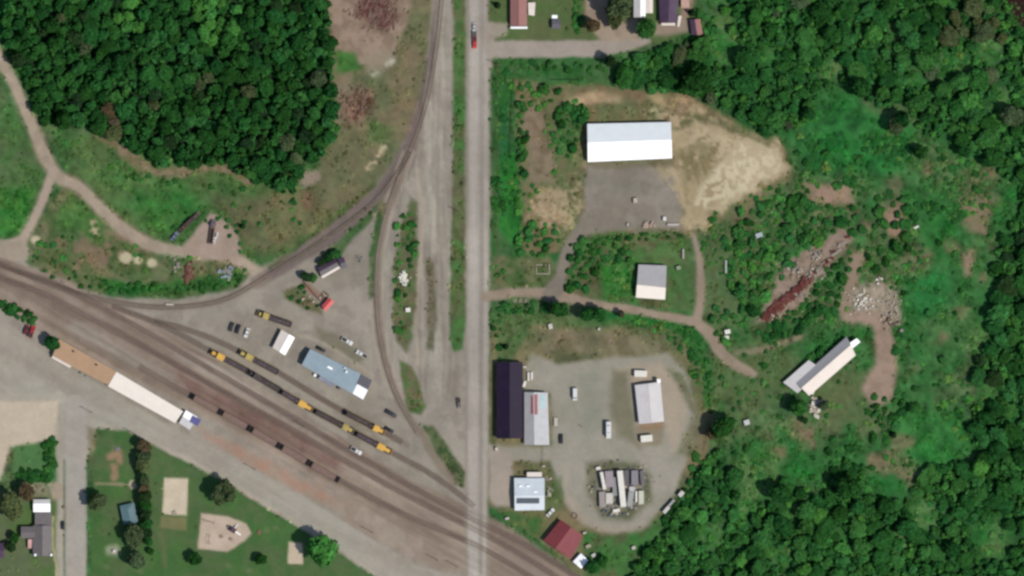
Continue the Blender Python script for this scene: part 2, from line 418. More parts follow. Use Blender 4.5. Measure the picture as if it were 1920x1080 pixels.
M1 = smooth([(-160, 432), (0, 497), (127, 542), (240, 603), (360, 672), (480, 742), (563, 790), (713, 880), (800, 928), (896, 978), (1000, 1030), (1200, 1160)])
M2 = smooth([(-160, 458), (0, 520), (80, 550), (187, 606), (313, 675), (400, 724), (480, 768), (563, 814), (713, 902), (800, 948), (896, 996), (1000, 1054), (1180, 1175)])
M3 = smooth([(262, 688), (310, 715), (362, 744), (470, 804), (637, 900), (760, 965), (896, 1024), (1000, 1085), (1150, 1190)])
T1 = smooth([(213, 575), (290, 604), (340, 628), (397, 660), (466, 697), (524, 732), (588, 769), (664, 810), (733, 848), (800, 884), (850, 918), (896, 955)])
T2 = smooth([(290, 604), (330, 612), (390, 632), (452, 661), (521, 698), (600, 746), (646, 772), (721, 811), (762, 834)])
W1 = smooth([(-20, 484), (60, 520), (150, 552), (250, 572), (330, 576), (420, 562), (500, 518), (580, 468), (660, 412), (718, 362), (768, 284), (800, 190), (818, 90), (828, 0), (834, -120)])
W2 = smooth([(768, 284), (744, 345), (722, 410), (708, 480), (706, 560), (714, 640), (735, 720), (760, 772), (784, 812)])
TRACKS = [('main running line', M1), ('second running line', M2), ('flat wagon siding', M3), ('locomotive line', T1), ('depot line', T2), ('western curve', W1), ('eastern curve', W2)]
lay((118, 106, 99), smooth([(480, 530), (580, 468), (660, 412), (718, 362), (768, 284), (800, 190), (818, 90), (828, 0), (834, -120)]), w=[22, 30, 38, 40, 36, 32, 28, 26, 26], soft=10, warp=3, col2=(126, 112, 104), nz=60, name='ballast_bed')
lay((138, 126, 112), smooth([(60, 520), (150, 552), (250, 572), (330, 576), (420, 562), (500, 520)]), w=16, soft=10, warp=2, a=0.8)
lay((146, 133, 119), W2, w=16, soft=8, warp=2, name='ballast_bed', col2=(136, 123, 110), nz=20)
for P_, cc in ((M1, (120, 103, 92)), (M2, (116, 98, 88)), (M3, (132, 116, 103)), (T1, (120, 108, 98)), (T2, (120, 108, 98)), (W1, (120, 109, 99)), (W2, (132, 118, 105))):
    if P_ is W2: lay((126, 113, 101), [(p[0] - 3, p[1]) for p in P_], w=2.5, soft=3, warp=1, a=.5); lay((126, 113, 101), [(p[0] + 3, p[1]) for p in P_], w=2.5, soft=3, warp=1, a=.5); continue
    if P_ is W1: continue
    lay(cc, P_, w=11, soft=9, warp=2, a=0.6)
    lay((98, 82, 74), P_, w=6, soft=6, warp=2, a=0.6, patch=(60, 0.46, 0.62))
lay((96, 86, 80), smooth([(700, 372), (752, 300), (786, 200), (802, 110)]), w=4, soft=5, warp=2, a=.7)
for dx in (-11, 11):                       # worn lanes beside the east curve
    lay((172, 160, 140), [(p[0] + dx, p[1]) for p in W2[:40]], w=3.5, soft=4, warp=2, a=0.7)
# --- yard lane along the highway
lay((160, 152, 138), smooth([(838, -120), (836, 0), (830, 120), (815, 240), (806, 340), (818, 430), (828, 520), (826, 640), (830, 720)]), w=[26, 28, 36, 50, 56, 40, 24, 22, 40], soft=12, warp=5, col2=(150, 142, 128), nz=20)
lay((176, 168, 152), [(812, 205), (806, 300), (812, 420), (818, 470)], w=10, soft=10, warp=6, a=0.8, patch=(20, 0.4, 0.6))
lay((172, 160, 142), smooth([(784, 320), (790, 420), (786, 500), (778, 600), (786, 680)]), w=10, soft=8, warp=3, a=0.8)
lay((104, 104, 76), [(770, 370), (782, 380), (785, 480), (776, 620), (762, 660), (745, 640), (735, 600), (738, 500), (752, 420)], soft=10, warp=6, col2=(84, 102, 64), nz=8, veg=0.6, name='verge')
lay((124, 114, 96), [(798, 480), (818, 490), (818, 600), (812, 656), (798, 650), (800, 560)], soft=10, warp=7, col2=(100, 98, 76), nz=8, veg=0.3)
lay((112, 108, 80), [(748, 676), (774, 686), (800, 760), (788, 780), (764, 772)], soft=8, warp=4, col2=(76, 102, 58), nz=8, veg=0.4, name='verge')
lay((66, 88, 52), [(790, 798), (814, 800), (846, 846), (877, 892), (876, 918), (856, 908), (812, 842)], soft=9, warp=3, col2=(88, 96, 66), nz=8, veg=0.6, name='verge')
lay((132, 120, 102), smooth([(790, 810), (810, 850), (850, 905)]), w=14, soft=8, warp=4, a=0.8)
lay((94, 104, 68), [(848, -160), (877, -160), (876, 300), (875, 600), (868, 655), (850, 662), (842, 630), (845, 480), (848, 330), (850, 120)], soft=7, warp=3, col2=(74, 106, 58), nz=20, veg=0.5, name='verge')
lay((112, 104, 80), [(848, 330), (874, 330), (874, 430), (850, 430)], soft=20, a=0.6)
# depot strips
lay((72, 104, 58), [(714, 372), (724, 384), (704, 480), (702, 556), (694, 562), (690, 480)], soft=7, warp=3, veg=0.5, col2=(104, 108, 76), nz=20, name='verge')
lay((64, 94, 50), [(604, 478), (660, 428), (712, 378), (700, 412), (662, 448), (640, 482), (610, 492)], soft=7, warp=3, veg=0.5, a=0.9)
lay((96, 92, 70), [(505, 500), (560, 480), (640, 428), (700, 380)], w=4, soft=4, warp=2, a=0.8, veg=0.3)
lay((74, 88, 50), smooth([(505, 502), (580, 446), (650, 392), (700, 345)]), w=8, soft=8, warp=4, a=0.7, veg=0.4)
lay((110, 108, 80), [(530, 545), (560, 535), (600, 575), (605, 590), (570, 580), (535, 560)], soft=10, warp=4, col2=(88, 96, 64), nz=8, veg=0.4)
lay((140, 104, 86), [(570, 535), (606, 562)], w=12, soft=10, warp=4, a=0.7)
lay((116, 112, 90), [(590, 612), (640, 632), (690, 672), (670, 680), (630, 655), (600, 640)], soft=12, warp=4, a=0.7, veg=0.1)
lay((128, 124, 106), [(720, 470), (700, 560)], w=10, soft=8, a=0.5)
lay((172, 162, 142), smooth([(560, 628), (600, 642), (640, 665), (700, 705)]), w=6, soft=6, warp=3, a=0.6)
lay((134, 122, 104), [(690, 870), (760, 880), (840, 950)], w=26, soft=20, warp=10, a=0.4)
# --- highway
HW = [(896, -160), (896, 0), (896, 200), (896, 500), (895, 720), (894, 900), (894, 1080), (894, 1240)]
lay((148, 138, 122), HW, w=46, soft=8, warp=3, veg=0)
lay((165, 157, 145), HW, w=[34, 35, 39, 39, 40, 38, 32, 32], soft=5, warp=1, col2=(171, 164, 152), nz=60, name='main_road', veg=0)
lay((149, 141, 130), [(x_ + 7, y_) for x_, y_ in HW], w=8, soft=5, warp=1, a=0.9)
lay((172, 165, 154), [(x_ - 8, y_) for x_, y_ in HW], w=12, soft=6, warp=1, a=0.8)
lay((150, 142, 132), [(x_ - 18, y_) for x_, y_ in HW], w=3, soft=4, warp=1, a=0.6)
# --- side road and houses, north-east
lay((94, 106, 68), [(918, -160), (1300, -160), (1300, 60), (1230, 80), (918, 80)], soft=6, col2=(84, 106, 62), nz=60, veg=0.1, name='lawn')
lay((165, 154, 142), [(914, 76), (1040, 78), (1130, 74), (1180, 72), (1215, 66), (1222, 80), (1190, 92), (1130, 106), (914, 110)], soft=7, warp=3, col2=(158, 148, 136), nz=60, name='side_road', veg=0)
lay((162, 150, 136), [(912, 40), (952, 44), (952, 64), (930, 70), (925, 128), (912, 128)], soft=8, warp=4, a=0.9, veg=0, name='side_road')
lay((152, 134, 116), [(1098, -160), (1140, -160), (1140, 30), (1170, 40), (1196, 30), (1196, 76), (1125, 80), (1100, 30)], soft=10, warp=5, col2=(164, 148, 128), nz=20, veg=0)
lay((150, 134, 118), [(1230, 44), (1290, 30), (1292, 60), (1250, 66), (1225, 66)], soft=10, warp=4, veg=0.1)
lay((150, 126, 112), [(1275, -40), (1300, -40), (1296, 20), (1276, 40)], soft=8, veg=0)
# --- roadside green east
lay((50, 101, 48), [(922, 112), (1140, 112), (1180, 106), (1240, 90), (1250, 140), (1130, 150), (970, 152), (966, 300), (972, 470), (930, 540), (922, 300)], soft=9, warp=4, col2=(62, 98, 56), nz=20, veg=0.5, name='meadow')
lay((72, 84, 54), [(924, 118), (936, 116), (936, 470), (926, 520)], soft=8, a=0.6)
lay((40, 96, 56), [(938, 200), (950, 200), (952, 400), (940, 420)], soft=8, a=0.8, veg=0.4)
lay((42, 108, 42), [(936, 300), (972, 290), (976, 420), (962, 470), (936, 430)], soft=16, a=0.9, veg=0.7)
# --- warehouse compound
COMP = [(966, 152), (1100, 160), (1280, 174), (1380, 226), (1478, 286), (1486, 340), (1400, 392), (1300, 442), (1280, 436), (1100, 440), (1060, 470), (980, 476)]
lay((122, 112, 82), COMP, soft=12, warp=6, col2=(104, 108, 74), nz=20, veg=0.35, name='dry_lot')
lay((120, 106, 84), [(986, 190), (1015, 200), (1042, 300), (1040, 350), (988, 340)], soft=18, warp=16, col2=(140, 122, 102), nz=20, veg=0.1, a=.85)
lay((70, 98, 56), [(1018, 200), (1046, 210), (1040, 270), (1016, 260)], soft=16, warp=10, a=.6, veg=.5)
lay((176, 154, 122), [(985, 370), (1030, 350), (1075, 385), (1070, 420), (1020, 425), (985, 410)], soft=26, warp=14, a=0.75, col2=(120, 112, 82), nz=20, veg=0.2)
lay((178, 158, 122), [(1060, 190), (1100, 174), (1160, 178), (1170, 192), (1080, 200)], soft=14, warp=6, a=0.75)
lay((174, 154, 116), [(1215, 178), (1290, 184), (1370, 226), (1330, 220), (1240, 205)], soft=16, warp=8, a=0.7, patch=(20, 0.35, 0.55))
lay((184, 168, 136), [(1268, 240), (1330, 232), (1420, 256), (1472, 288), (1480, 330), (1440, 356), (1385, 380), (1320, 420), (1290, 436), (1276, 380), (1235, 325), (1268, 300)], soft=22, warp=22, col2=(152, 136, 102), nz=8, veg=0, con=(0.44, 0.56))
lay((150, 134, 100), [(1276, 330), (1330, 300), (1370, 330), (1340, 400), (1290, 420)], soft=30, warp=16, a=.6)
lay((118, 106, 72), [(1268, 240), (1330, 232), (1420, 256), (1472, 288), (1480, 330), (1440, 356), (1385, 380), (1320, 420), (1290, 436), (1276, 380), (1235, 325), (1268, 300)], soft=16, warp=10, a=.55, patch=(8, .52, .64))
lay((210, 197, 166), [(1380, 262), (1460, 290), (1474, 320), (1420, 350), (1330, 400), (1290, 400), (1330, 330)], soft=26, warp=14, a=0.8, patch=(8, 0.44, 0.56))
lay((180, 164, 132), [(1180, 196), (1290, 196), (1400, 250), (1300, 262), (1268, 300), (1262, 230)], soft=24, warp=18, a=.6, patch=(8, .42, .58))
lay((176, 158, 126), [(990, 380), (1060, 350), (1096, 300), (1092, 400), (1040, 440)], soft=24, warp=18, a=.6, patch=(8, .45, .6))
lay((124, 116, 82), [(1266, 290), (1330, 252), (1344, 300), (1290, 350), (1270, 330)], soft=26, warp=14, a=0.7, patch=(20, 0.4, 0.55))
lay((96, 98, 66), smooth([(1090, 200), (1180, 196), (1240, 200), (1300, 220), (1380, 244), (1440, 272)]), w=9, soft=9, warp=4, a=0.6)
lay((142, 135, 123), [(1102, 306), (1210, 306), (1262, 340), (1276, 380), (1278, 432), (1180, 432), (1120, 432), (1098, 438), (1066, 500), (1052, 552), (1026, 552), (1048, 500), (1078, 432), (1094, 390)], soft=16, warp=9, col2=(132, 124, 112), nz=20, name='gravel_forecourt', veg=0)
lay((176, 160, 128), [(1225, 318), (1280, 310), (1290, 400), (1262, 372)], soft=20, warp=14, a=.7, patch=(8, .4, .56))
lay((126, 122, 108), [(1110, 330), (1200, 330), (1220, 360), (1120, 380)], soft=30, warp=14, a=.5)
lay((120, 114, 90), [(1110, 302), (1262, 300), (1262, 312), (1110, 318)], soft=8, a=0.7)
lay((64, 104, 56), [(1046, 200), (1100, 205), (1100, 225), (1072, 300), (1045, 270)], soft=18, warp=8, a=0.8, veg=0.7)
# --- middle plot and its track
lay((98, 102, 70), [(1062, 460), (1110, 438), (1290, 440), (1300, 590), (1200, 572), (1100, 560), (1050, 548)], soft=12, warp=6, col2=(74, 104, 58), nz=20, veg=0.6, name='meadow')
lay((56, 112, 48), [(1120, 500), (1190, 485), (1192, 566), (1130, 560)], soft=24, a=0.8, veg=0.5)
lay((70, 104, 58), [(1252, 495), (1300, 490), (1298, 570), (1255, 575)], soft=14, a=0.7, veg=0.3)
lay((84, 104, 62), [(924, 480), (1030, 480), (1046, 520), (1010, 545), (924, 545)], soft=16, col2=(104, 104, 74), nz=20, veg=0.4)
lay((122, 114, 84), [(930, 600), (1000, 600), (1290, 614), (1330, 690), (1340, 790), (1310, 900), (1240, 985), (1130, 1090), (1086, 1080), (1012, 1014), (950, 966), (920, 952), (920, 640)], soft=10, warp=6, col2=(98, 104, 72), nz=60, veg=0.3, name='lawn')
lay((114, 106, 82), [(1010, 615), (1130, 620), (1240, 640), (1250, 664), (1150, 668), (1030, 676)], soft=24, warp=12, a=0.65, col2=(130, 120, 98), nz=20, veg=0.2)
lay((82, 92, 62), [(1030, 660), (1120, 662), (1110, 680), (1040, 682)], soft=14, a=0.8)
lay((78, 104, 62), [(930, 590), (1040, 592), (1200, 600), (1190, 615), (1000, 610), (960, 680), (930, 680)], soft=12, a=0.85, veg=0.6)
lay((46, 104, 46), smooth([(1190, 605), (1262, 612), (1300, 645), (1322, 690), (1330, 760)]), w=[12, 20, 24, 22, 14], soft=12, warp=5, veg=0.8, a=0.9)
lay((154, 138, 120), smooth([(912, 556), (980, 548), (1040, 552), (1100, 566), (1200, 584), (1290, 602), (1326, 622), (1362, 672), (1410, 700)]), w=[20, 18, 24, 15, 16, 17, 24, 22, 18], soft=8, warp=3, col2=(146, 130, 112), nz=20, name='dirt_track', veg=0)
lay((150, 134, 116), smooth([(1306, 604), (1314, 560), (1312, 486), (1300, 440)]), w=[20, 15, 14, 8], soft=9, warp=4, name='dirt_track', veg=0)
lay((138, 128, 114), smooth([(1034, 552), (1050, 520), (1062, 480), (1084, 440), (1112, 412), (1150, 400)]), w=[34, 22, 22, 24, 34, 50], soft=9, warp=4, col2=(130, 122, 110), nz=20, name='gravel_forecourt', veg=0)
# --- contractor's yard
lay((150, 147, 130), [(984, 690), (1000, 662), (1040, 682), (1150, 672), (1250, 662), (1284, 694), (1312, 780), (1290, 862), (1262, 930), (1212, 984), (1150, 1000), (1100, 986), (1064, 950), (1046, 900), (1030, 864), (914, 862), (914, 836), (1034, 836), (1034, 736), (984, 736)], soft=12, warp=5, col2=(156, 150, 136), nz=60, name='gravel_lot', veg=0)
lay((172, 158, 138), [(1160, 690), (1240, 680), (1270, 700), (1290, 780), (1262, 850), (1240, 760), (1180, 720)], soft=20, warp=8, a=0.85)
lay((132, 134, 118), [(1080, 690), (1120, 690), (1130, 800), (1090, 830)], soft=40, warp=16, a=.6)
lay((162, 156, 138), smooth([(1040, 700), (1100, 688), (1160, 684)]), w=20, soft=24, warp=8, a=.5)
lay((166, 156, 138), smooth([(1060, 880), (1058, 920), (1080, 960)]), w=16, soft=16, warp=6, a=.6)
lay((120, 116, 94), [(1150, 690), (1180, 700), (1190, 800), (1200, 840), (1160, 820), (1140, 760)], soft=22, warp=8, a=0.9)
lay((132, 120, 98), [(1190, 800), (1250, 796), (1240, 832), (1196, 836)], soft=12, a=0.7)
lay((146, 112, 80), [(1196, 792), (1246, 788), (1244, 802), (1200, 804)], soft=6, a=0.6)
lay((110, 112, 84), [(1250, 690), (1280, 700), (1322, 790), (1300, 860), (1268, 850), (1302, 780)], soft=14, warp=6, a=0.9, veg=0.3)
lay((100, 102, 78), [(1098, 866), (1190, 864), (1222, 890), (1222, 940), (1180, 976), (1130, 974), (1100, 930)], soft=16, warp=5, col2=(118, 116, 96), nz=20, veg=0.15)
lay((150, 140, 130), [(1120, 882), (1206, 882), (1206, 945), (1150, 956), (1122, 950)], soft=8, warp=4, a=.7)
lay((166, 154, 138), smooth([(1070, 940), (1090, 970), (1140, 992), (1200, 986)]), w=16, soft=12, a=0.7)
lay((162, 150, 136), [(916, 836), (960, 846), (962, 950), (930, 950), (916, 930)], soft=10, warp=4, name='gravel_lot', veg=0)
lay((76, 102, 58), [(1010, 930), (1052, 890), (1058, 950), (1030, 975)], soft=10, a=0.6, veg=0.2)
lay((70, 108, 58), [(956, 960), (1010, 960), (1032, 984), (1015, 1010), (985, 995), (940, 972)], soft=12, veg=0.3, col2=(98, 104, 66), nz=20)
lay((84, 100, 64), [(1090, 1000), (1200, 1000), (1240, 960), (1290, 900), (1300, 930), (1220, 1030), (1180, 1080), (1100, 1080)], soft=14, col2=(66, 108, 56), nz=20, veg=0.4)
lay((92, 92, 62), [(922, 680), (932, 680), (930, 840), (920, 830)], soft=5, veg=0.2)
# --- town street, cross street, park
ST_TOP = [(-160, 480), (0, 594), (60, 640), (110, 676), (200, 728), (330, 806), (440, 858), (560, 925), (680, 1000), (780, 1060), (880, 1085)]
ST_BOT = [(880, 1240), (800, 1140), (704, 1080), (640, 1036), (560, 985), (420, 900), (300, 838), (220, 802), (180, 806), (166, 860), (116, 860), (112, 760), (0, 738), (-160, 735)]
lay((166, 160, 146), ST_TOP + ST_BOT, soft=8, warp=3, col2=(160, 152, 138), nz=60, name='town_street', veg=0)
lay((176, 166, 148), smooth([(190, 796), (300, 838), (420, 900), (560, 985), (700, 1076)]), w=8, soft=7, warp=2, a=0.7)
lay((150, 142, 128), smooth([(0, 660), (60, 690), (140, 740)]), w=30, soft=30, a=0.5, warp=8)
lay((172, 166, 154), [(142, 760), (142, 1240)], w=40, soft=5, warp=1, col2=(166, 158, 146), nz=60, name='cross_street', veg=0)
lay((158, 150, 134), [(114, 790), (114, 1240)], w=10, soft=5, warp=1, a=0.8, veg=0)
lay((176, 166, 142), [(107, 760), (107, 1240)], w=4, soft=3, warp=1, veg=0)
lay((170, 162, 146), [(111, 740), (111, 1240)], w=16, soft=5, warp=1, veg=0)
lay((172, 164, 148), [(-160, 742), (116, 748)], w=18, soft=6, warp=2, veg=0)
lay((202, 187, 164), [(-60, 752), (108, 752), (106, 818), (60, 834), (20, 836), (0, 900), (-60, 940)], soft=9, warp=3, col2=(195, 180, 157), nz=60, name='sandy_lot', veg=0)
lay((82, 120, 72), [(30, 836), (80, 828), (106, 830), (107, 904), (40, 902), (22, 880)], soft=12, warp=4, name='lawn', veg=0.1)
lay((96, 108, 76), [(-160, 925), (30, 915), (105, 920), (105, 1240), (-160, 1240)], soft=12, warp=4, col2=(84, 110, 62), nz=60, name='lawn', veg=0.1)
lay((164, 150, 130), [(88, 905), (118, 905), (118, 936), (96, 934)], soft=8)
lay((150, 140, 120), [(40, 905), (90, 905), (90, 930), (60, 930)], soft=12, a=0.6)
lay((184, 176, 130), [(98, 966), (104, 1080)], w=4, soft=3, a=0.8)
PARK = [(178, 850), (186, 822), (205, 808), (240, 808), (270, 828), (330, 858), (420, 908), (500, 955), (600, 1016), (690, 1076), (760, 1120), (900, 1240), (172, 1240), (170, 940)]
lay((76, 110, 60), PARK, soft=7, warp=3, col2=(84, 104, 66), nz=60, name='park_lawn', veg=0.03)
lay((62, 100, 52), PARK, soft=7, warp=3, a=0.5, patch=(20, 0.45, 0.62))
lay((140, 134, 104), [(178, 906), (250, 908)], w=4, soft=4)
lay((160, 128, 104), [(205, 858), (225, 848), (224, 864)], w=12, soft=10, a=0.8)
lay((152, 124, 100), [(212, 876), (214, 896)], w=13, soft=9, a=0.8); lay((206, 186, 160), [(250, 906), (253, 912)], w=10, soft=6)
lay((204, 190, 166), [(308, 896), (353, 897), (350, 966), (304, 964)], soft=4, warp=1, col2=(198, 184, 160), name='sand_court', veg=0)
lay((126, 122, 84), [(302, 968), (350, 970), (349, 994), (300, 990)], soft=6, warp=2, a=0.85)
lay((192, 174, 154), [(378, 963), (430, 969), (462, 982), (472, 1000), (460, 1014), (425, 1034), (370, 1029), (374, 1000)], soft=5, warp=2, col2=(186, 168, 148), nz=20, name='playground_sand', veg=0)
lay((196, 180, 156), [(541, 1016), (566, 1018), (568, 1058), (540, 1057)], soft=4, warp=1, veg=0)
lay((176, 178, 150), [(206, 1033), (220, 1032)], w=16, soft=12, a=0.6)
lay((104, 112, 74), [(302, 1000), (308, 1060)], w=10, soft=8, a=0.6)
for x_, y_ in ((220, 840), (500, 993), (517, 990), (470, 1070), (200, 1062), (260, 1070), (430, 1062)):
    lay((110, 120, 84), [(x_ - 3, y_), (x_ + 3, y_ + 1)], w=7, soft=7, a=0.6)
lay((120, 116, 84), [(164, 800), (180, 806), (178, 840), (168, 850)], soft=10, a=0.7)

C *= (0.93 + 0.14 * NZ[8])[..., None]
vm = np.clip(VEG * 1.3, 0, 1) * (1.1 * (NZ[20] - .5) + .9 * (NZ[8] - .5))
C *= np.clip(1 + vm, .5, 1.6)[..., None]
C *= 1 + np.clip(VEG * 1.2, 0, 1)[..., None] * ((fbm(PX, PY, 45, 21, 4) - .5)[..., None] * np.array([1.4, .1, .7]))
def streak(mask, deg, long_, short, amp, seed):
    a = math.radians(deg); u = PX * math.cos(a) + PY * math.sin(a); v = -PX * math.sin(a) + PY * math.cos(a)
    u = u + 14 * (NZ[60] - .5); v = v + 10 * (NZ[60] - .5)
    n = fbm(u / long_ * short, v, short, seed, 4) - .5
    global C
    C = C * (1 + amp * n * mask)[..., None] * (1 + (amp * .35 * n * mask)[..., None] * np.array([-.25, 0, .2]))
bare = np.clip(1 - VEG * 4, 0, 1)
corr_m = sstep(-6, 6, sd_poly(PX, PY, CORR)) * bare
streak(corr_m, 29.7, 170, 9, 1.0, 31)
lane_m = sstep(-8, 8, sd_poly(PX, PY, [(700, -160), (878, -160), (878, 660), (860, 780), (700, 700), (690, 400), (790, 250)])) * bare
streak(lane_m, 90, 120, 8, .7, 32)
streak(sstep(-6, 6, sd_poly(PX, PY, [(876, -160), (916, -160), (914, 1240), (874, 1240)])), 90, 400, 7, .28, 33)
st_m = sstep(-8, 8, sd_poly(PX, PY, ST_TOP + ST_BOT)) * bare
streak(st_m, 29, 260, 16, .35, 34)
C *= (1 + bare * (.26 * (NZ[150] - .5) + .2 * (NZ[60] - .5)))[..., None]
C = np.clip(C / K, 0.004, 0.8)

# ------------------------------------------------------------------ ground sheets
ground_mat = attr_mat('ground_cover', 'cover', [(0.12, 0.05), (0.7, 0.05), (2.6, 0.06)], bump=0.1)
XW = (PX - 960) * S; YW = (540 - PY) * S
idx = np.arange(NX * NY).reshape(NX, NY)
Fq = np.stack([idx[:-1, :-1], idx[:-1, 1:], idx[1:, 1:], idx[1:, :-1]], -1).reshape(-1, 4)
Vg = np.stack([XW, YW, np.zeros_like(XW)], -1).reshape(-1, 3)
Cg = C.reshape(-1, 3)
g = link('ground', np_mesh('ground', Vg, Fq, ground_mat, {'cover': Cg})); g['kind'] = 'structure'
zl = 0.0
for nm in ('clearing', 'railway_yard', 'verge', 'gravel_path', 'turning_place', 'ballast_bed', 'lawn', 'meadow', 'dry_lot', 'gravel_forecourt', 'gravel_lot', 'dirt_track', 'sandy_lot', 'side_road', 'town_street', 'cross_street', 'park_lawn', 'sand_court', 'playground_sand', 'main_road'):
    if nm not in sheets: continue
    zl += 0.006
    m_ = sheets[nm].reshape(-1)
    sel = m_[Fq].mean(1) > 0.5
    f_ = Fq[sel]; u, inv = np.unique(f_, return_inverse=True)
    v_ = Vg[u].copy(); v_[:, 2] = zl
    o = link(nm, np_mesh(nm, v_, inv.reshape(-1, 4), ground_mat, {'cover': Cg[u]})); o['kind'] = 'structure'

# river corner
mw = mat('river_water', alb(46, 24, 18), rough=0.25, var=0.1, scale=0.1, spec=0.2)
rv = MB(); pts = smooth([(1878, -160), (1884, 0), (1898, 24), (1920, 54), (1990, 130), (2300, 380)], 4)
ring = [W(p[0], p[1], 0.14) for p in pts] + [W(2300, -160, 0.14)]
rv.v += [tuple(p) for p in ring]; rv.f.append(tuple(range(len(ring))))
rv_o = rv.build('river', mw); rv_o['kind'] = 'structure'

# ------------------------------------------------------------------ railway tracks
m_rail = mat('rail_steel', alb(130, 114, 103), rough=0.6, metal=0.0, var=0.2)
m_tie2 = mat('sleeper_dusty', tuple(v * 1.08 for v in alb(124, 111, 101)), rough=.95, var=.2, scale=.3)
m_tie3 = mat('sleeper_sandy', tuple(v * 1.12 for v in alb(142, 129, 116)), rough=.95, var=.2, scale=.3)
m_tie = mat('sleeper_wood', alb(130, 114, 103), rough=0.9, var=0.3, scale=2)
def resample(P, step):
    P = np.array(P); d = np.r_[0, np.cumsum(np.hypot(*np.diff(P, axis=0).T))]
    s_ = np.arange(0, d[-1], step)
    return np.stack([np.interp(s_, d, P[:, 0]), np.interp(s_, d, P[:, 1])], 1)
for tname, P_ in TRACKS:
    root = empty('railway_track', (0, 0, 0)); root['kind'] = 'structure'; root['label'] = 'railway track with steel rails on wooden sleepers, ' + tname
    Q = resample(np.array(P_), 8.0); Q = np.stack([(Q[:, 0] - 960) * S, (540 - Q[:, 1]) * S], 1)
    Tn = np.gradient(Q, axis=0); Tn /= np.hypot(Tn[:, 0], Tn[:, 1])[:, None]; Nn = np.stack([-Tn[:, 1], Tn[:, 0]], 1)
    for sgn in (-1, 1):
        prof = [(-0.06, 0.16), (-0.06, 0.3), (0.06, 0.3), (0.06, 0.16)]
        V = np.concatenate([np.c_[Q + Nn * (sgn * 0.75 + a_), np.full(len(Q), z_)] for a_, z_ in prof]); n = len(Q)
        F = []
        for k in range(3):
            a0 = np.arange(n - 1) + k * n; b0 = np.arange(n - 1) + (k + 1) * n
            F.append(np.stack([a0, a0 + 1, b0 + 1, b0], 1))
        link('rail', np_mesh('rail', V, np.concatenate(F), m_rail), root)
    q = resample(Q, 0.62); tn = np.gradient(q, axis=0); tn /= np.hypot(tn[:, 0], tn[:, 1])[:, None]; nn = np.stack([-tn[:, 1], tn[:, 0]], 1)
    jit = rng.normal(0, 0.04, len(q))[:, None]
    cs = [(-1, -1), (1, -1), (1, 1), (-1, 1)]
    top = [q + tn * (0.12 * a_) + nn * (1.3 * b_ + jit) for a_, b_ in cs]
    V = np.stack([np.c_[t_, np.full(len(q), 0.17)] for t_ in top] + [np.c_[t_, np.full(len(q), 0.02)] for t_ in top], 1).reshape(-1, 3)
    base = (np.arange(len(q)) * 8)[:, None]
    F = np.concatenate([base + np.array(f) for f in ([0, 1, 2, 3], [0, 4, 5, 1], [1, 5, 6, 2], [2, 6, 7, 3], [3, 7, 4, 0])])
    so = link('sleepers', np_mesh('sleepers', V, F, m_tie2 if P_ is W1 else m_tie3 if P_ is W2 else m_tie), root); so['kind'] = 'stuff'

# ------------------------------------------------------------------ buildings
m_wall_w = mat('wall_white', alb(190, 188, 182), rough=0.6, var=0.08)
m_wall_g = mat('wall_grey', alb(135, 133, 130), rough=0.7, var=0.1)
m_wall_b = mat('wall_brown', alb(140, 108, 86), rough=0.8, var=0.12)
m_wall_d = mat('wall_dark', alb(74, 64, 70), rough=0.8, var=0.12)
m_glass = mat('window_glass', (0.03, 0.04, 0.05), rough=0.1, var=0.0, spec=0.6)
m_door = mat('door_paint', alb(120, 112, 104), rough=0.5, var=0.05)
def roofmat(name, rgb, dirt=(0.18, 0.15, 0.12), amt=0.25, var=0.06, rough=0.55, sc_=0.35):
    return mat('roof_' + name, alb(*rgb), spec=.15, rough=rough, var=var, scale=sc_, dirt=dirt, dirt_amt=amt)

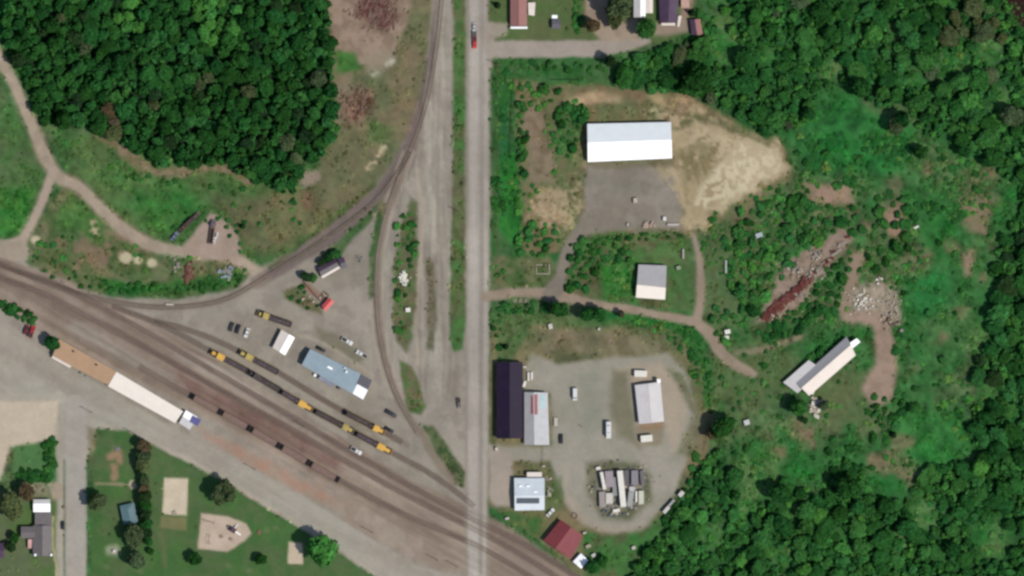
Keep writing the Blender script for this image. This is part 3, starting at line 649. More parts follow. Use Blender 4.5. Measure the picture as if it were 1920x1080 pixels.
def gable(name, label, cat, A, B, Cc, D, h, rise, mwall, mr1, mr2=None, t0=0.5, t1=0.5, inset=0.35, h2=None, openings=True, group=None, cap=None, thick=0.16):
    """A-B and D-C are the eaves (photograph pixels), A-D and B-C the gable ends"""
    mr2 = mr2 or mr1; h2 = h if h2 is None else h2
    cx = sum(p[0] for p in (A, B, Cc, D)) / 4; cy = sum(p[1] for p in (A, B, Cc, D)) / 4
    o0 = W(cx, cy); root = empty(name, o0); tag(root, label, cat, group)
    L = lambda p, z: W(p[0], p[1], z) - Vector((o0.x, o0.y, 0))
    mixp = lambda p, q, t: (p[0] + (q[0] - p[0]) * t, p[1] + (q[1] - p[1]) * t)
    R0, R1 = mixp(A, D, t0), mixp(B, Cc, t1)
    zr = max(h, h2) + rise
    a, b, c, d = L(A, h), L(B, h), L(Cc, h2), L(D, h2); r0, r1 = L(R0, zr), L(R1, zr)
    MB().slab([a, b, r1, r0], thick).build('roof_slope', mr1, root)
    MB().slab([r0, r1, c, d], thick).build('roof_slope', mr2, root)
    if rise > 0.05:
        mbc = MB(); dv = (r1 - r0).normalized() * 0.05
        mbc.rbox((r0 + r1) / 2 + Vector((0, 0, 0.04)), ((r1 - r0).length - 0.1, 0.4, 0.1), (0, 0, math.atan2((r1 - r0).y, (r1 - r0).x)))
        mbc.build('ridge_cap', cap or mr2, root)
    ctr = (a + b + c + d) / 4
    def ins(p):
        v = Vector((ctr.x - p.x, ctr.y - p.y, 0)); return v.normalized() * inset * 1.4
    w = MB(); dz = Vector((0, 0, -thick - 0.02))
    ps = [a + ins(a) + dz, b + ins(b) + dz, r1 + ins(r1) * .7 + dz, c + ins(c) + dz, d + ins(d) + dz, r0 + ins(r0) * .7 + dz]
    bt = [Vector((p.x, p.y, 0)) for p in ps]
    n = len(w.v); w.v += [tuple(p) for p in bt] + [tuple(p) for p in ps]
    for i in range(6):
        j = (i + 1) % 6; w.f.append((n + i, n + j, n + 6 + j, n + 6 + i))
    w.f += [(n + 6, n + 7, n + 8, n + 11), (n + 11, n + 8, n + 9, n + 10)]
    w.build('wall', mwall, root)
    if openings:
        for (p, q_, hh) in ((ps[0], ps[1], h), (ps[4], ps[3], h2)):
            e = Vector((q_.x - p.x, q_.y - p.y, 0)); ln = e.length; e.normalize()
            nrm = Vector((e.y, -e.x, 0)); nrm = nrm if nrm.dot(Vector((p.x - ctr.x, p.y - ctr.y, 0))) > 0 else -nrm
            rz = math.atan2(e.y, e.x)
            for kk, f in enumerate((0.2, 0.5, 0.8)):
                c0 = Vector((p.x, p.y, 0)) + e * ln * f + nrm * 0.03
                if kk == 1:
                    MB().rbox(c0 + Vector((0, 0, 1.05)), (min(1.1, ln * .3), 0.08, 2.1), (0, 0, rz)).build('door', m_door, root)
                elif ln > 4 and hh > 2.2:
                    MB().rbox(c0 + Vector((0, 0, 1.5)), (1.1, 0.06, 0.9), (0, 0, rz)).build('window', m_glass, root)
    return root

def part_box(root, name, px0, m, size, z, rz=0.0, color=None):
    p = W(px0[0], px0[1]) - root.location
    return MB().rbox((p.x, p.y, z), size, (0, 0, rz)).build(name, m, root, color=color)

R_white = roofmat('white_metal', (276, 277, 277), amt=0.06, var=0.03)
R_white_shade = roofmat('white_metal_shade', (240, 246, 247), amt=0.08, var=0.03)  # same white metal, duller: the north slope's weaker sun is put into the colour
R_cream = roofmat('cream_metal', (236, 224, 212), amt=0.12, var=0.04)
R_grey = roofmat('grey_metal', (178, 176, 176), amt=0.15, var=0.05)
R_pgrey = roofmat('pale_grey', (214, 210, 208), amt=0.12, var=0.05)
R_dark = roofmat('black_purple', (40, 29, 52), amt=0.15, var=0.12, dirt=(0.06, 0.035, 0.05), rough=0.6)
R_blue = roofmat('blue_grey', (154, 171, 180), amt=0.25, var=0.07, dirt=alb(132, 140, 158))
R_frt = roofmat('bone_white', (250, 240, 226), amt=0.08, var=0.03)
R_tan = roofmat('tan', (186, 153, 122), amt=0.25, var=0.06, dirt=alb(170, 140, 112))
R_red = roofmat('dark_red', (134, 66, 70), amt=0.2, var=0.06, dirt=alb(120, 76, 78))
R_brownp = roofmat('rosy_brown', (158, 112, 106), amt=0.15, var=0.06)
R_slate = roofmat('slate', (116, 110, 110), amt=0.25, var=0.1)
R_purple = roofmat('dark_purple', (84, 66, 88), amt=0.2, var=0.1)
R_teal = roofmat('teal', (100, 128, 134), amt=0.15, var=0.06)
R_charc = roofmat('charcoal', (104, 102, 108), amt=0.2, var=0.08)

gable('warehouse', 'large warehouse with long white metal gable roof beside the straw-coloured lot', 'warehouse',
      (1101, 232.5), (1258, 229), (1260, 297), (1102, 304), 3.4, 2.6, m_wall_w, R_white_shade, R_white)
gable('shed', 'cream roofed shed with shade-greyed north slope in the green plot south of the large warehouse', 'shed',
      (1197, 496), (1250, 498), (1247, 562), (1192, 558), 3.0, 1.5, m_wall_g, R_grey, R_frt, t0=0.62, t1=0.66)  # grey north, cream south: the slopes' shade and sun are painted into one roof
gable('metal_barn', 'long black-purple roofed barn standing right beside the main road', 'barn',
      (931, 679), (931, 822), (980, 822), (980, 679), 3.2, 1.9, m_wall_w, R_dark)
b4 = gable('workshop', 'pale grey workshop with red patch on roof, attached to the black barn', 'workshop',
      (983, 735), (983, 834), (1030, 834), (1027, 736), 2.9, 1.5, m_wall_w, R_grey, roofmat('mid_grey', (196, 197, 198), amt=.15), t0=0.4, t1=0.4)
m_redp = mat('roof_red_sheet', alb(150, 92, 92), rough=0.6, var=0.12, dirt=alb(176, 130, 130), dirt_amt=0.5)
pm = MB(); o4 = b4.location
def on4(px, py):                            # height of the workshop roof under a pixel
    f = (px - 983) / 46.0
    return 2.9 + 1.5 * (f / 0.4 if f < 0.4 else (1 - f) / 0.6) + 0.05
for (x0, x1, y0, y1) in ((995, 1001.3, 741, 776), (1001.45, 1008, 739, 777)):
    P_ = [W(x, y, on4(x, y)) - Vector((o4.x, o4.y, 0)) for x, y in ((x0, y1), (x1, y1), (x1, y0), (x0, y0))]
    MB().slab(P_, 0.04).build('red_sheet', m_redp, b4)
m_bluep = mat('roof_aqua_sheet', alb(176, 200, 200), rough=0.6, var=0.15)
P_ = [W(x, y, on4(x, y)) - Vector((o4.x, o4.y, 0)) for x, y in ((1012, 764), (1022, 764), (1022, 739), (1014, 739))]
MB().slab(P_, 0.04).build('pale_blue_sheet', m_bluep, b4)
b5 = gable('garage', 'pale grey roofed garage between two white containers in the gravel lot', 'garage',
      (1190, 722), (1198, 795), (1245, 790), (1238, 716), 3.0, 1.0, m_wall_b, R_pgrey, R_pgrey, t0=0.52, t1=0.5)
part_box(b5, 'roof_hatch', (1235, 714), R_white, (1.6, 1.6, 0.9), 3.3, 0.1)
b7 = gable('workshop', 'white square workshop with a dark strip across the roof, by the railway crossing', 'workshop',
      (964, 896), (1021, 896), (1021, 956), (965, 957), 3.2, 1.0, m_wall_w, roofmat('ice_grey', (208, 218, 224), amt=.12), roofmat('ice_white', (226, 232, 236), amt=.1), t0=0.55, t1=0.55)
m_strip = mat('roof_dark_strip', alb(92, 98, 106), rough=0.7, var=0.1)
part_box(b7, 'solar_strip', (990, 938.5), m_strip, (10.6, 2.6, 0.12), 4.08, 0.0).rotation_euler = (0, 0, 0)
part_box(b7, 'porch_roof', (1002, 889.5), R_cream, (7.0, 2.2, 0.2), 2.7)
for x_ in (990, 1014): part_box(b7, 'porch_post', (x_, 886.5), m_wall_w, (0.18, 0.18, 2.58), 1.29)
for (x_, y_) in ((976, 911), (990, 911), (1004, 922)): part_box(b7, 'roof_vent', (x_, y_), R_white, (1.6, 0.7, 0.5), 4.05)
gable('barn', 'dark red roofed barn beside the railway tracks', 'barn',
      (1019, 1013), (1051, 974), (1093, 1003), (1071, 1048), 3.2, 2.0, m_wall_d, R_red, R_red, t0=0.42, t1=0.46)
gable('shed', 'small white roofed shed tucked behind the red barn', 'shed',
      (1074, 1053), (1089, 1037), (1103, 1050), (1090, 1066), 2.4, 0.5, m_wall_w, R_white)
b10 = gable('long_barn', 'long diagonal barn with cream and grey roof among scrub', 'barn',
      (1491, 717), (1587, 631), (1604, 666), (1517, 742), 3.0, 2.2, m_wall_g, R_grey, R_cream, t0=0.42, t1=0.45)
o10 = b10.location
def rel(o, px, py, z): return W(px, py, z) - Vector((o.x, o.y, 0))
MB().slab([rel(o10, 1468, 717, 2.7), rel(o10, 1495, 737, 3.6), rel(o10, 1543, 694, 3.6), rel(o10, 1516, 675, 2.7)], 0.16).build('lean_to_roof', R_pgrey, b10)
MB().quadbox([rel(o10, 1471, 717, 0), rel(o10, 1494, 734, 0), rel(o10, 1540, 694, 0), rel(o10, 1516, 678, 0)],
             [rel(o10, 1471, 717, 2.45), rel(o10, 1494, 734, 3.3), rel(o10, 1540, 694, 3.3), rel(o10, 1516, 678, 2.45)]).build('lean_to_wall', m_wall_g, b10)
MB().slab([rel(o10, 1591, 644, 4.1), rel(o10, 1598, 653, 4.1), rel(o10, 1613, 641, 3.7), rel(o10, 1606, 634, 3.7)], 0.2).build('porch_roof', R_white, b10)
for p in ((1605, 637), (1610, 641)): MB().bar(rel(o10, *p, 0), rel(o10, *p, 3.5), 0.12).build('porch_post', m_wall_g, b10)
b11 = gable('depot_building', 'long blue-grey roofed depot building with white panel at its end', 'building',
      (582, 654), (677, 701), (661, 738), (566, 684), 3.8, 1.3, m_wall_d, R_blue, R_blue, t0=0.48, t1=0.48)
o11 = b11.location
MB().slab([rel(o11, 661.5, 737.5, 3.8), rel(o11, 670, 720, 4.9), rel(o11, 690, 731, 4.9), rel(o11, 681, 749, 3.8)][::-1], 0.16).build('white_roof_panel', R_white, b11)
MB().slab([rel(o11, 670, 719.6, 4.9), rel(o11, 678, 702, 3.9), rel(o11, 698, 713, 3.9), rel(o11, 690, 730.6, 4.9)][::-1], 0.16).build('dark_roof_panel', R_charc, b11)
MB().quadbox([rel(o11, 663, 737, 0), rel(o11, 681, 747, 0), rel(o11, 696, 714, 0), rel(o11, 677, 703, 0)],
             [rel(o11, 663, 737, 3.6), rel(o11, 681, 747, 3.6), rel(o11, 696, 714, 3.6), rel(o11, 677, 703, 3.6)]).build('end_wall', m_wall_w, b11)
for (x_, y_, s_) in ((619, 689.5, (2.6, 0.9, 0.7)), (650, 697, (0.8, 0.9, 1.4)), (647, 690, (0.5, 0.5, 0.9))):
    part_box(b11, 'roof_vent', (x_, y_), R_white, s_, 5.1, -0.46)
for (x_, y_) in ((591, 703.5), (600, 706), (636, 728)): part_box(b11, 'canopy_box', (x_, y_), R_white if x_ == 591 else R_charc, (1.2, 1.2, 1.6), 0.8, -0.46)
MB().slab([rel(o11, 601, 703, 2.6), rel(o11, 628, 719, 2.6), rel(o11, 624, 727, 2.3), rel(o11, 597, 710, 2.3)][::-1], 0.12).build('awning', mat('awning', alb(142, 144, 158)), b11)
gable('shed', 'cream white gable roofed shed beside the locomotive depot', 'shed',
      (511, 652), (528, 618), (553, 633), (535, 666), 3.0, 1.0, m_wall_g, R_cream, R_white, t0=0.58, t1=0.6)
b13 = gable('freight_house', 'long tan roofed freight house beside the tracks', 'building',
      (112, 636), (219, 697), (203, 722), (99, 667), 3.2, 1.1, m_wall_b, R_tan, R_tan)
for x_, y_ in ((139, 659), (182, 684), (160, 704)): part_box(b13, 'roof_vent', (x_, y_), m_wall_d, (0.7, 0.7, 0.8), 4.3)
MB().slab([rel(b13.location, 99, 667, 2.4), rel(b13.location, 134, 686, 2.4), rel(b13.location, 132, 690, 2.2), rel(b13.location, 97, 671, 2.2)][::-1], 0.1).build('awning', R_cream, b13)
gable('freight_house', 'long white roofed freight house joining the tan one', 'building',
      (219, 697), (344, 771), (329, 793), (203, 724), 3.4, 0.8, m_wall_w, R_frt, R_frt)
b14 = gable('loading_canopy', 'small white flat canopy with blue corner at east end of the white freight house', 'canopy',
      (349, 769), (371, 782), (356, 806), (336, 793), 3.0, 0.2, m_wall_w, R_white, R_pgrey, openings=False)
part_box(b14, 'blue_roof_block', (367, 789), mat('blue_sheet', alb(96, 96, 150), rough=0.5), (4.2, 3.4, 0.7), 3.35, -0.5)
# houses, south-west
bh = gable('house', 'grey slate roofed house with side wing on the cross street corner', 'house',
      (62, 985), (62, 1042), (98, 1042), (98, 985), 2.9, 1.5, m_wall_w, R_slate, R_slate)
oh = bh.location
MB().slab([rel(oh, 40, 987, 2.8), rel(oh, 66, 987, 2.8), rel(oh, 66, 998, 3.9), rel(oh, 40, 998, 3.9)][::-1], 0.16).build('wing_roof', R_slate, bh)
MB().slab([rel(oh, 40, 998, 3.9), rel(oh, 66, 998, 3.9), rel(oh, 66, 1009, 2.8), rel(oh, 40, 1009, 2.8)][::-1], 0.16).build('wing_roof', R_slate, bh)
MB().quadbox([rel(oh, x, y, 0) for x, y in ((42, 989), (66, 989), (66, 1008), (42, 1008))][::-1], [rel(oh, x, y, 2.6) for x, y in ((42, 989), (66, 989), (66, 1008), (42, 1008))][::-1]).build('wing_wall', m_wall_w, bh)
MB().slab([rel(oh, 66, 961, 2.7), rel(oh, 98, 961, 2.7), rel(oh, 98, 985, 2.9), rel(oh, 66, 985, 2.9)][::-1], 0.16).build('flat_roof', R_slate, bh)
MB().quadbox([rel(oh, x, y, 0) for x, y in ((68, 963), (97, 963), (97, 985), (68, 985))][::-1], [rel(oh, x, y, 2.5) for x, y in ((68, 963), (97, 963), (97, 985), (68, 985))][::-1]).build('garage_wall', m_wall_g, bh)
MB().slab([rel(oh, 53, 1011, 2.3), rel(oh, 62, 1011, 2.3), rel(oh, 62, 1028, 2.0), rel(oh, 53, 1028, 2.0)][::-1], 0.1).build('pink_awning', mat('pink_awning', alb(214, 168, 160)), bh)
for x_, y_ in ((67, 1040), (97, 1040)): part_box(bh, 'chimney', (x_, y_), R_white, (1.0, 1.0, 1.6), 3.4)
gable('garage', 'small white and grey roofed garage behind the slate roofed house', 'garage',
      (63, 936), (95, 936), (95, 960), (63, 960), 2.5, 0.7, m_wall_w, R_pgrey, R_white, t0=0.36, t1=0.36)
gable('house', 'dark roofed house corner by the dark trees at the very edge of the town', 'house',
      (-30, 1018), (9, 1018), (9, 1046), (-30, 1046), 2.8, 1.3, m_wall_w, R_purple)
# triangle
b15 = gable('hut', 'small dark purple roofed hut with light eaves in the track triangle', 'hut',
      (596, 502), (630, 486), (636, 499), (603, 518), 2.7, 0.9, m_wall_w, R_purple, R_slate)
MB().slab([rel(b15.location, 603, 518, 2.6), rel(b15.location, 636, 499, 2.6), rel(b15.location, 638, 503, 2.4), rel(b15.location, 605, 522, 2.4)][::-1], 0.1).build('light_eave', R_cream, b15)
gable('hut', 'lilac grey hut set against the dark purple hut', 'hut',
      (633, 486), (645, 482), (651, 500), (642, 505), 2.6, 0.6, m_wall_d, R_purple, R_charc)
gable('shed', 'bright red roofed shed at the end of a rusty fence', 'shed',
      (603, 574), (617, 558), (627, 566), (611, 584), 2.5, 0.7, mat('wall_red', alb(150, 50, 50)), mat('roof_bright_red', alb(214, 92, 92), rough=0.5, var=0.06))
# houses, north
gable('house', 'rosy brown roofed house beside the main road with white porch', 'house',
      (957, -48), (957, 49), (988, 49), (988, -48), 2.9, 1.3, m_wall_w, R_brownp)
gable('shed', 'white roofed shed on the lawn beside the rosy brown house', 'shed',
      (990, 5), (1004, 5), (1002, 30), (991, 28), 2.2, 0.4, m_wall_w, R_cream)
gable('porch', 'narrow white porch on the front of the rosy brown house', 'porch',
      (957, 50), (989, 50), (989, 54), (957, 54), 2.2, 0.15, m_wall_w, R_white, openings=False, inset=0.2)
bs = gable('shed', 'small charcoal roofed garden shed in the middle of the northern lawn', 'shed',
      (1035, 37), (1051, 37), (1051, 54), (1035, 54), 2.2, 0.7, m_wall_d, R_charc)
part_box(bs, 'white_step', (1040, 32), R_white, (2.6, 1.8, 0.4), 0.2)
gable('house', 'pale grey roofed house next to the round green tree', 'house',
      (1188, -40), (1188, 33), (1210, 33), (1210, -40), 3.0, 1.1, m_wall_w, R_pgrey, R_white, t0=0.6, t1=0.6)
gable('carport', 'cream flat carport along the pale grey house', 'carport',
      (1210.5, -40), (1210.5, 25), (1224, 25), (1224, -40), 2.6, 0.2, m_wall_w, R_cream, openings=False)
bp = gable('house', 'dark purple roofed house with pale porch at the end of the side road', 'house',
      (1235, -40), (1237, 43), (1269, 43), (1275, -40), 3.0, 1.6, m_wall_w, R_purple)
MB().slab([rel(bp.location, *q) for q in ((1240, 48, 2.3), (1266, 48, 2.3), (1266, 43.5, 2.6), (1240, 43.5, 2.6))], 0.1).build('porch_roof', R_cream, bp)
MB().slab([rel(bp.location, *q) for q in ((1270, 50, 2.2), (1274, 50, 2.2), (1278, 30, 2.4), (1272, 30, 2.4))], 0.1).build('porch_roof', R_cream, bp)
MB().slab([rel(bp.location, *q) for q in ((1277, 15, 2.2), (1292, 15, 2.2), (1292, -8, 2.4), (1277, -8, 2.4))], 0.1).build('deck_roof', mat('pink_deck', alb(196, 160, 144)), bp)
gable('shed', 'small mauve roofed shed at the wood edge near the purple house', 'shed',
      (1293, 37), (1297, 66), (1318, 66), (1313, 36), 2.4, 0.8, m_wall_w, R_purple, R_brownp)
# park pavilion: open roof on posts
pv = empty('park_pavilion', W(242, 963)); tag(pv, 'park pavilion with teal hipped roof beside a row of dark trees', 'pavilion')
cs = [(225, 948), (251, 942), (260, 979), (232, 983)]
ev = [rel(pv.location, x, y, 2.7) for x, y in cs]; ap0, ap1 = rel(pv.location, 240, 955, 3.9), rel(pv.location, 245, 971, 3.9)
for q_ in ([ev[1], ev[0], ap0, ap0 + Vector((0.05, 0, 0))], [ev[2], ev[1], ap0, ap1], [ev[3], ev[2], ap1, ap1 + Vector((0.05, 0, 0))], [ev[0], ev[3], ap1, ap0]):
    MB().slab(q_, 0.14).build('roof_slope', R_teal, pv)
for (x, y) in ((228, 950), (249, 945), (257, 976), (234, 980)):
    MB().bar(rel(pv.location, x, y, 0), rel(pv.location, x, y, 2.55), 0.12).build('post', m_wall_g, pv)
MB().slab([rel(pv.location, x, y, 0.2) for x, y in ((227, 950), (234, 981), (258, 977), (250, 944))], 0.2).build('floor_slab', m_wall_g, pv)

# ------------------------------------------------------------------ containers, trailers, scrap yard
m_tyre = mat('tyre_rubber', (0.02, 0.02, 0.02), rough=0.9, var=0.1)
m_rim = mat('wheel_rim', (0.3, 0.3, 0.3), rough=0.4, var=0.05)
m_black = mat('black_paint', (0.022, 0.02, 0.022), rough=0.6, var=0.2)
m_paint = objcol_mat('box_paint', rough=0.5, spec=0.4, var=0.08, scale=0.8)
def container(px, py, L_, w_, h_, ang_, col, label, name='shipping_container', cat='container', wheels=False, group=None, z0=0.15):
    r = empty(name, W(px, py), ang_); tag(r, label, cat, group)
    zb = 1.0 if wheels else z0
    MB().box(-L_ / 2, L_ / 2, -w_ / 2, w_ / 2, zb, zb + h_).build('body', m_paint, r, color=col)
    rf = MB().box(-L_ / 2 + .08, L_ / 2 - .08, -w_ / 2 + .08, w_ / 2 - .08, zb + h_ + .002, zb + h_ + .05)
    n = max(2, int(L_ / 0.9))
    for i in range(n):
        x = -L_ / 2 + (i + .5) * L_ / n; rf.box(x - .06, x + .06, -w_ / 2 + .05, w_ / 2 - .05, zb + h_ + .052, zb + h_ + .09)
    rf.build('roof', m_paint, r, color=col)
    for s in (-1, 1): MB().box(L_ / 2 + .005, L_ / 2 + .05, min(0, s * w_ * .47) , max(0, s * w_ * .47), zb + .1, zb + h_ - .1).build('door', m_paint, r, color=[c * .9 for c in col])
    if wheels:
        for x in (-L_ * .32, -L_ * .22):
            for s in (-1, 1): MB().bar((x, s * (w_ / 2 - .35), .5), (x, s * (w_ / 2 - .02), .5), .5, 12).build('wheel', m_tyre, r)
        MB().box(L_ * .1, L_ * .45, -.3, .3, .55, .98).build('landing_gear', m_black, r)
    else:
        for x in (-L_ * .42, L_ * .42): MB().box(x - .3, x + .3, -w_ / 2 + .1, w_ / 2 - .1, 0, z0 - .004).build('skid', m_black, r)
    return r
WHT = alb(232, 228, 216); GRY = alb(160, 158, 156); DGR = alb(104, 100, 104); PGR = alb(150, 144, 150)
container(1201, 700.5, 5.8, 3.0, 2.5, ang(1, 0.03), WHT, 'white container just north of the pale grey garage')
container(1212, 822, 5.4, 3.1, 2.5, ang(1, -0.1), WHT, 'white container just south of the pale grey garage')
yard = [  # px, py, length m, width m, height, heading, colour, label, wheels
    (1165.5, 916, 17.0, 2.7, 2.9, ang(7, 68), WHT, 'bright white long trailer through the middle of the scrap island', True),
    (1130.5, 901, 8.2, 1.5, 2.2, ang(6, 32), WHT, 'narrow white trailer on the west edge of the scrap island', True),
    (1142.5, 898, 7.6, 3.8, 2.2, ang(2, 32), alb(158, 146, 150), 'mauve grey flat-roofed box in the scrap island', False),
    (1142.5, 934, 4.9, 3.3, 2.6, ang(0, 1), alb(206, 202, 190), 'pale cream box beside the bright white trailer', False),
    (1129.5, 936, 7.2, 3.0, 2.0, ang(1, 30), alb(160, 150, 142), 'dull brown-grey box at the south-west of the scrap island', False),
    (1152.5, 912, 8.8, 2.2, 2.0, ang(2, 36), alb(142, 144, 142), 'grey box hard against the bright white trailer', False),
    (1174.5, 896, 7.4, 2.4, 1.8, ang(0, 1), alb(92, 90, 92), 'dark grey box east of the bright white trailer', False),
    (1190, 895.5, 6.8, 3.2, 1.9, ang(0, 1), alb(136, 130, 138), 'purple grey box in the north-east of the scrap island', False),
    (1204.5, 896, 7.0, 1.9, 1.6, ang(3, 30), alb(108, 104, 106), 'slim dark grey box at the far east of the scrap island', False),
    (1182, 935, 6.8, 2.6, 2.3, ang(-4, 28), alb(160, 162, 158), 'grey rounded trailer south of the dark grey box', True),
    (1202, 932.5, 6.2, 2.4, 2.6, ang(0, 1), alb(204, 204, 184), 'pale green-white container at the east of the scrap island', False),
    (1184.5, 917, 2.4, 2.4, 2.4, ang(1, 0), alb(200, 196, 196), 'small white cube box amid the scrap island', False),
    (1193, 931, 5.2, .9, 2.0, ang(0, 1), WHT, 'thin white panel box next to the pale green-white container', False),
    (1155.5, 957, 3.2, 1.5, 1.6, ang(1, -.2), WHT, 'low white box on the south rim of the scrap island', False),
    (1121.5, 878, 2.1, 1.4, 1.4, ang(1, -.2), WHT, 'small white crate at the north-west tip of the scrap island', False)]
for q_ in yard:
    container(*q_[:6], q_[6], q_[7], name='storage_trailer' if q_[8] else 'storage_box', cat='trailer' if q_[8] else 'box', wheels=q_[8], group='boxes and trailers in the scrap island')
for q_ in ((1249, 956, 3.6, 1.7, 1.6, 'white boat trailer lowest in the row along the wood'), (1258, 944, 4.6, 1.2, 1.3, 'grey boat trailer in the middle of the row along the wood'), (1277, 926, 2.8, 2.0, 1.8, 'white camper at the top of the row along the wood')):
    container(q_[0], q_[1], q_[2], q_[3], q_[4], ang(3, -3.4), alb(206, 202, 194) if 'white' in q_[5] else GRY, q_[5], name='boat_trailer' if 'boat' in q_[5] else 'camper', cat='trailer', wheels=True, group='trailers along the wood')
container(991, 706, 4.0, .9, 1.2, ang(0, 1), WHT, 'white pallet stack nearest the black barn', name='pallet_stack', cat='pallets')
container(997, 704.5, 3.6, .9, 1.2, ang(0, 1), WHT, 'white pallet stack second from the black barn', name='pallet_stack', cat='pallets')
container(984, 688, 1.6, 1.0, 1.0, ang(1, 0), alb(200, 190, 180), 'small pale crate near the north-east corner of the black barn', name='crate', cat='crate')
container(983.5, 720, 2.8, 1.2, 1.3, ang(-.3, 1), WHT, 'pale crate between the black barn and the grey workshop', name='crate', cat='crate')
for (x, y, l, w_, a_, c_, lb) in ((1364, 622, 2.6, 2.0, .2, WHT, 'white tank by the bend of the dirt track'), (1362, 633, 2.2, 1.8, 0, WHT, 'white tank just below another by the dirt track bend'),
        (1400, 792, 2.6, 2.4, .3, alb(200, 200, 196), 'lone white box in the meadow east of the gravel lot'), (1246, 410, 1.5, 1.8, 0, WHT, 'small white box on the warehouse forecourt'),
        (1262, 421, 5.4, .9, 0, alb(196, 190, 182), 'long low white block on the south edge of the forecourt'), (1191, 376, 1.8, 2.2, .1, alb(190, 180, 164), 'pale crate standing alone in the gravel forecourt'),
        (1177, 421, .9, 1.4, 0, alb(190, 184, 174), 'tiny pale crate on the forecourt edge'), (1423, 441, 3.2, 2.2, .3, alb(170, 182, 184), 'grey-white box among the bushes west of the rusty ruin'),
        (1361, 500, .8, 6.0, 0, alb(180, 186, 178), 'thin pale panel standing in the grass east of the dirt track'), (1281, 476, .8, 4.6, 0, alb(180, 176, 168), 'thin pale panel lying west of the dirt track branch'),
        (1272, 502, 2.0, 1.6, .3, alb(150, 156, 134), 'faded green crate east of the grey-shaded cream shed'), (1188, 937 + 90, 1.8, 1.6, .4, alb(190, 184, 170), 'white crate at the wood edge south of the scrap island'),
        (1718, 426, 2.2, .9, .5, WHT, 'white plank in the far eastern meadow'), (765, 581, 2.2, 2.0, .1, WHT, 'small white box in the weeds between the yard lanes'),
        (1113, 1041, 2.0, 1.6, .5, alb(196, 196, 186), 'pale crate beside the small white shed'), (1103, 1024, 2.4, 1.6, .4, alb(160, 156, 130), 'dull tan crate north of the small white shed'),
        (1032, 612, 1.8, 2.4, .2, alb(206, 200, 190), 'white crate on the dry grass north of the gravel lot'), (1123, 617, 1.1, 1.1, .2, alb(200, 196, 180), 'small white cube on dry grass below the track'),
        (951, 972, 1.8, 1.0, .2, alb(200, 200, 186), 'white crate in the grass by the railway crossing'), (1030, 927, 1.6, 2.0, .1, alb(170, 164, 142), 'tan crate along the east wall of the white workshop'),
        (1096, 999, 1.6, 1.0, .2, alb(196, 184, 170), 'pale block beside the red barn ridge'), (318, 571, 3.6, .7, -.05, alb(206, 198, 182), 'long white beam lying by the western curve'),
        (1019, 874, 1.6, .8, 0, alb(190, 184, 170), 'pale block north of the white workshop'), (931, 842, 1.4, 1.6, .3, alb(206, 196, 180), 'pale block south of the black barn')):
    container(x, y, l, w_, 1.0 if w_ < 1 or l < 1 else 1.5, a_, c_, lb, name='tank' if 'tank' in lb else 'crate' if 'crate' in lb else 'panel' if 'panel' in lb or 'plank' in lb else 'beam' if 'beam' in lb else 'box',
              cat='tank' if 'tank' in lb else 'crate' if 'crate' in lb else 'panel' if 'panel' in lb or 'plank' in lb else 'beam' if 'beam' in lb else 'box', z0=0.1)

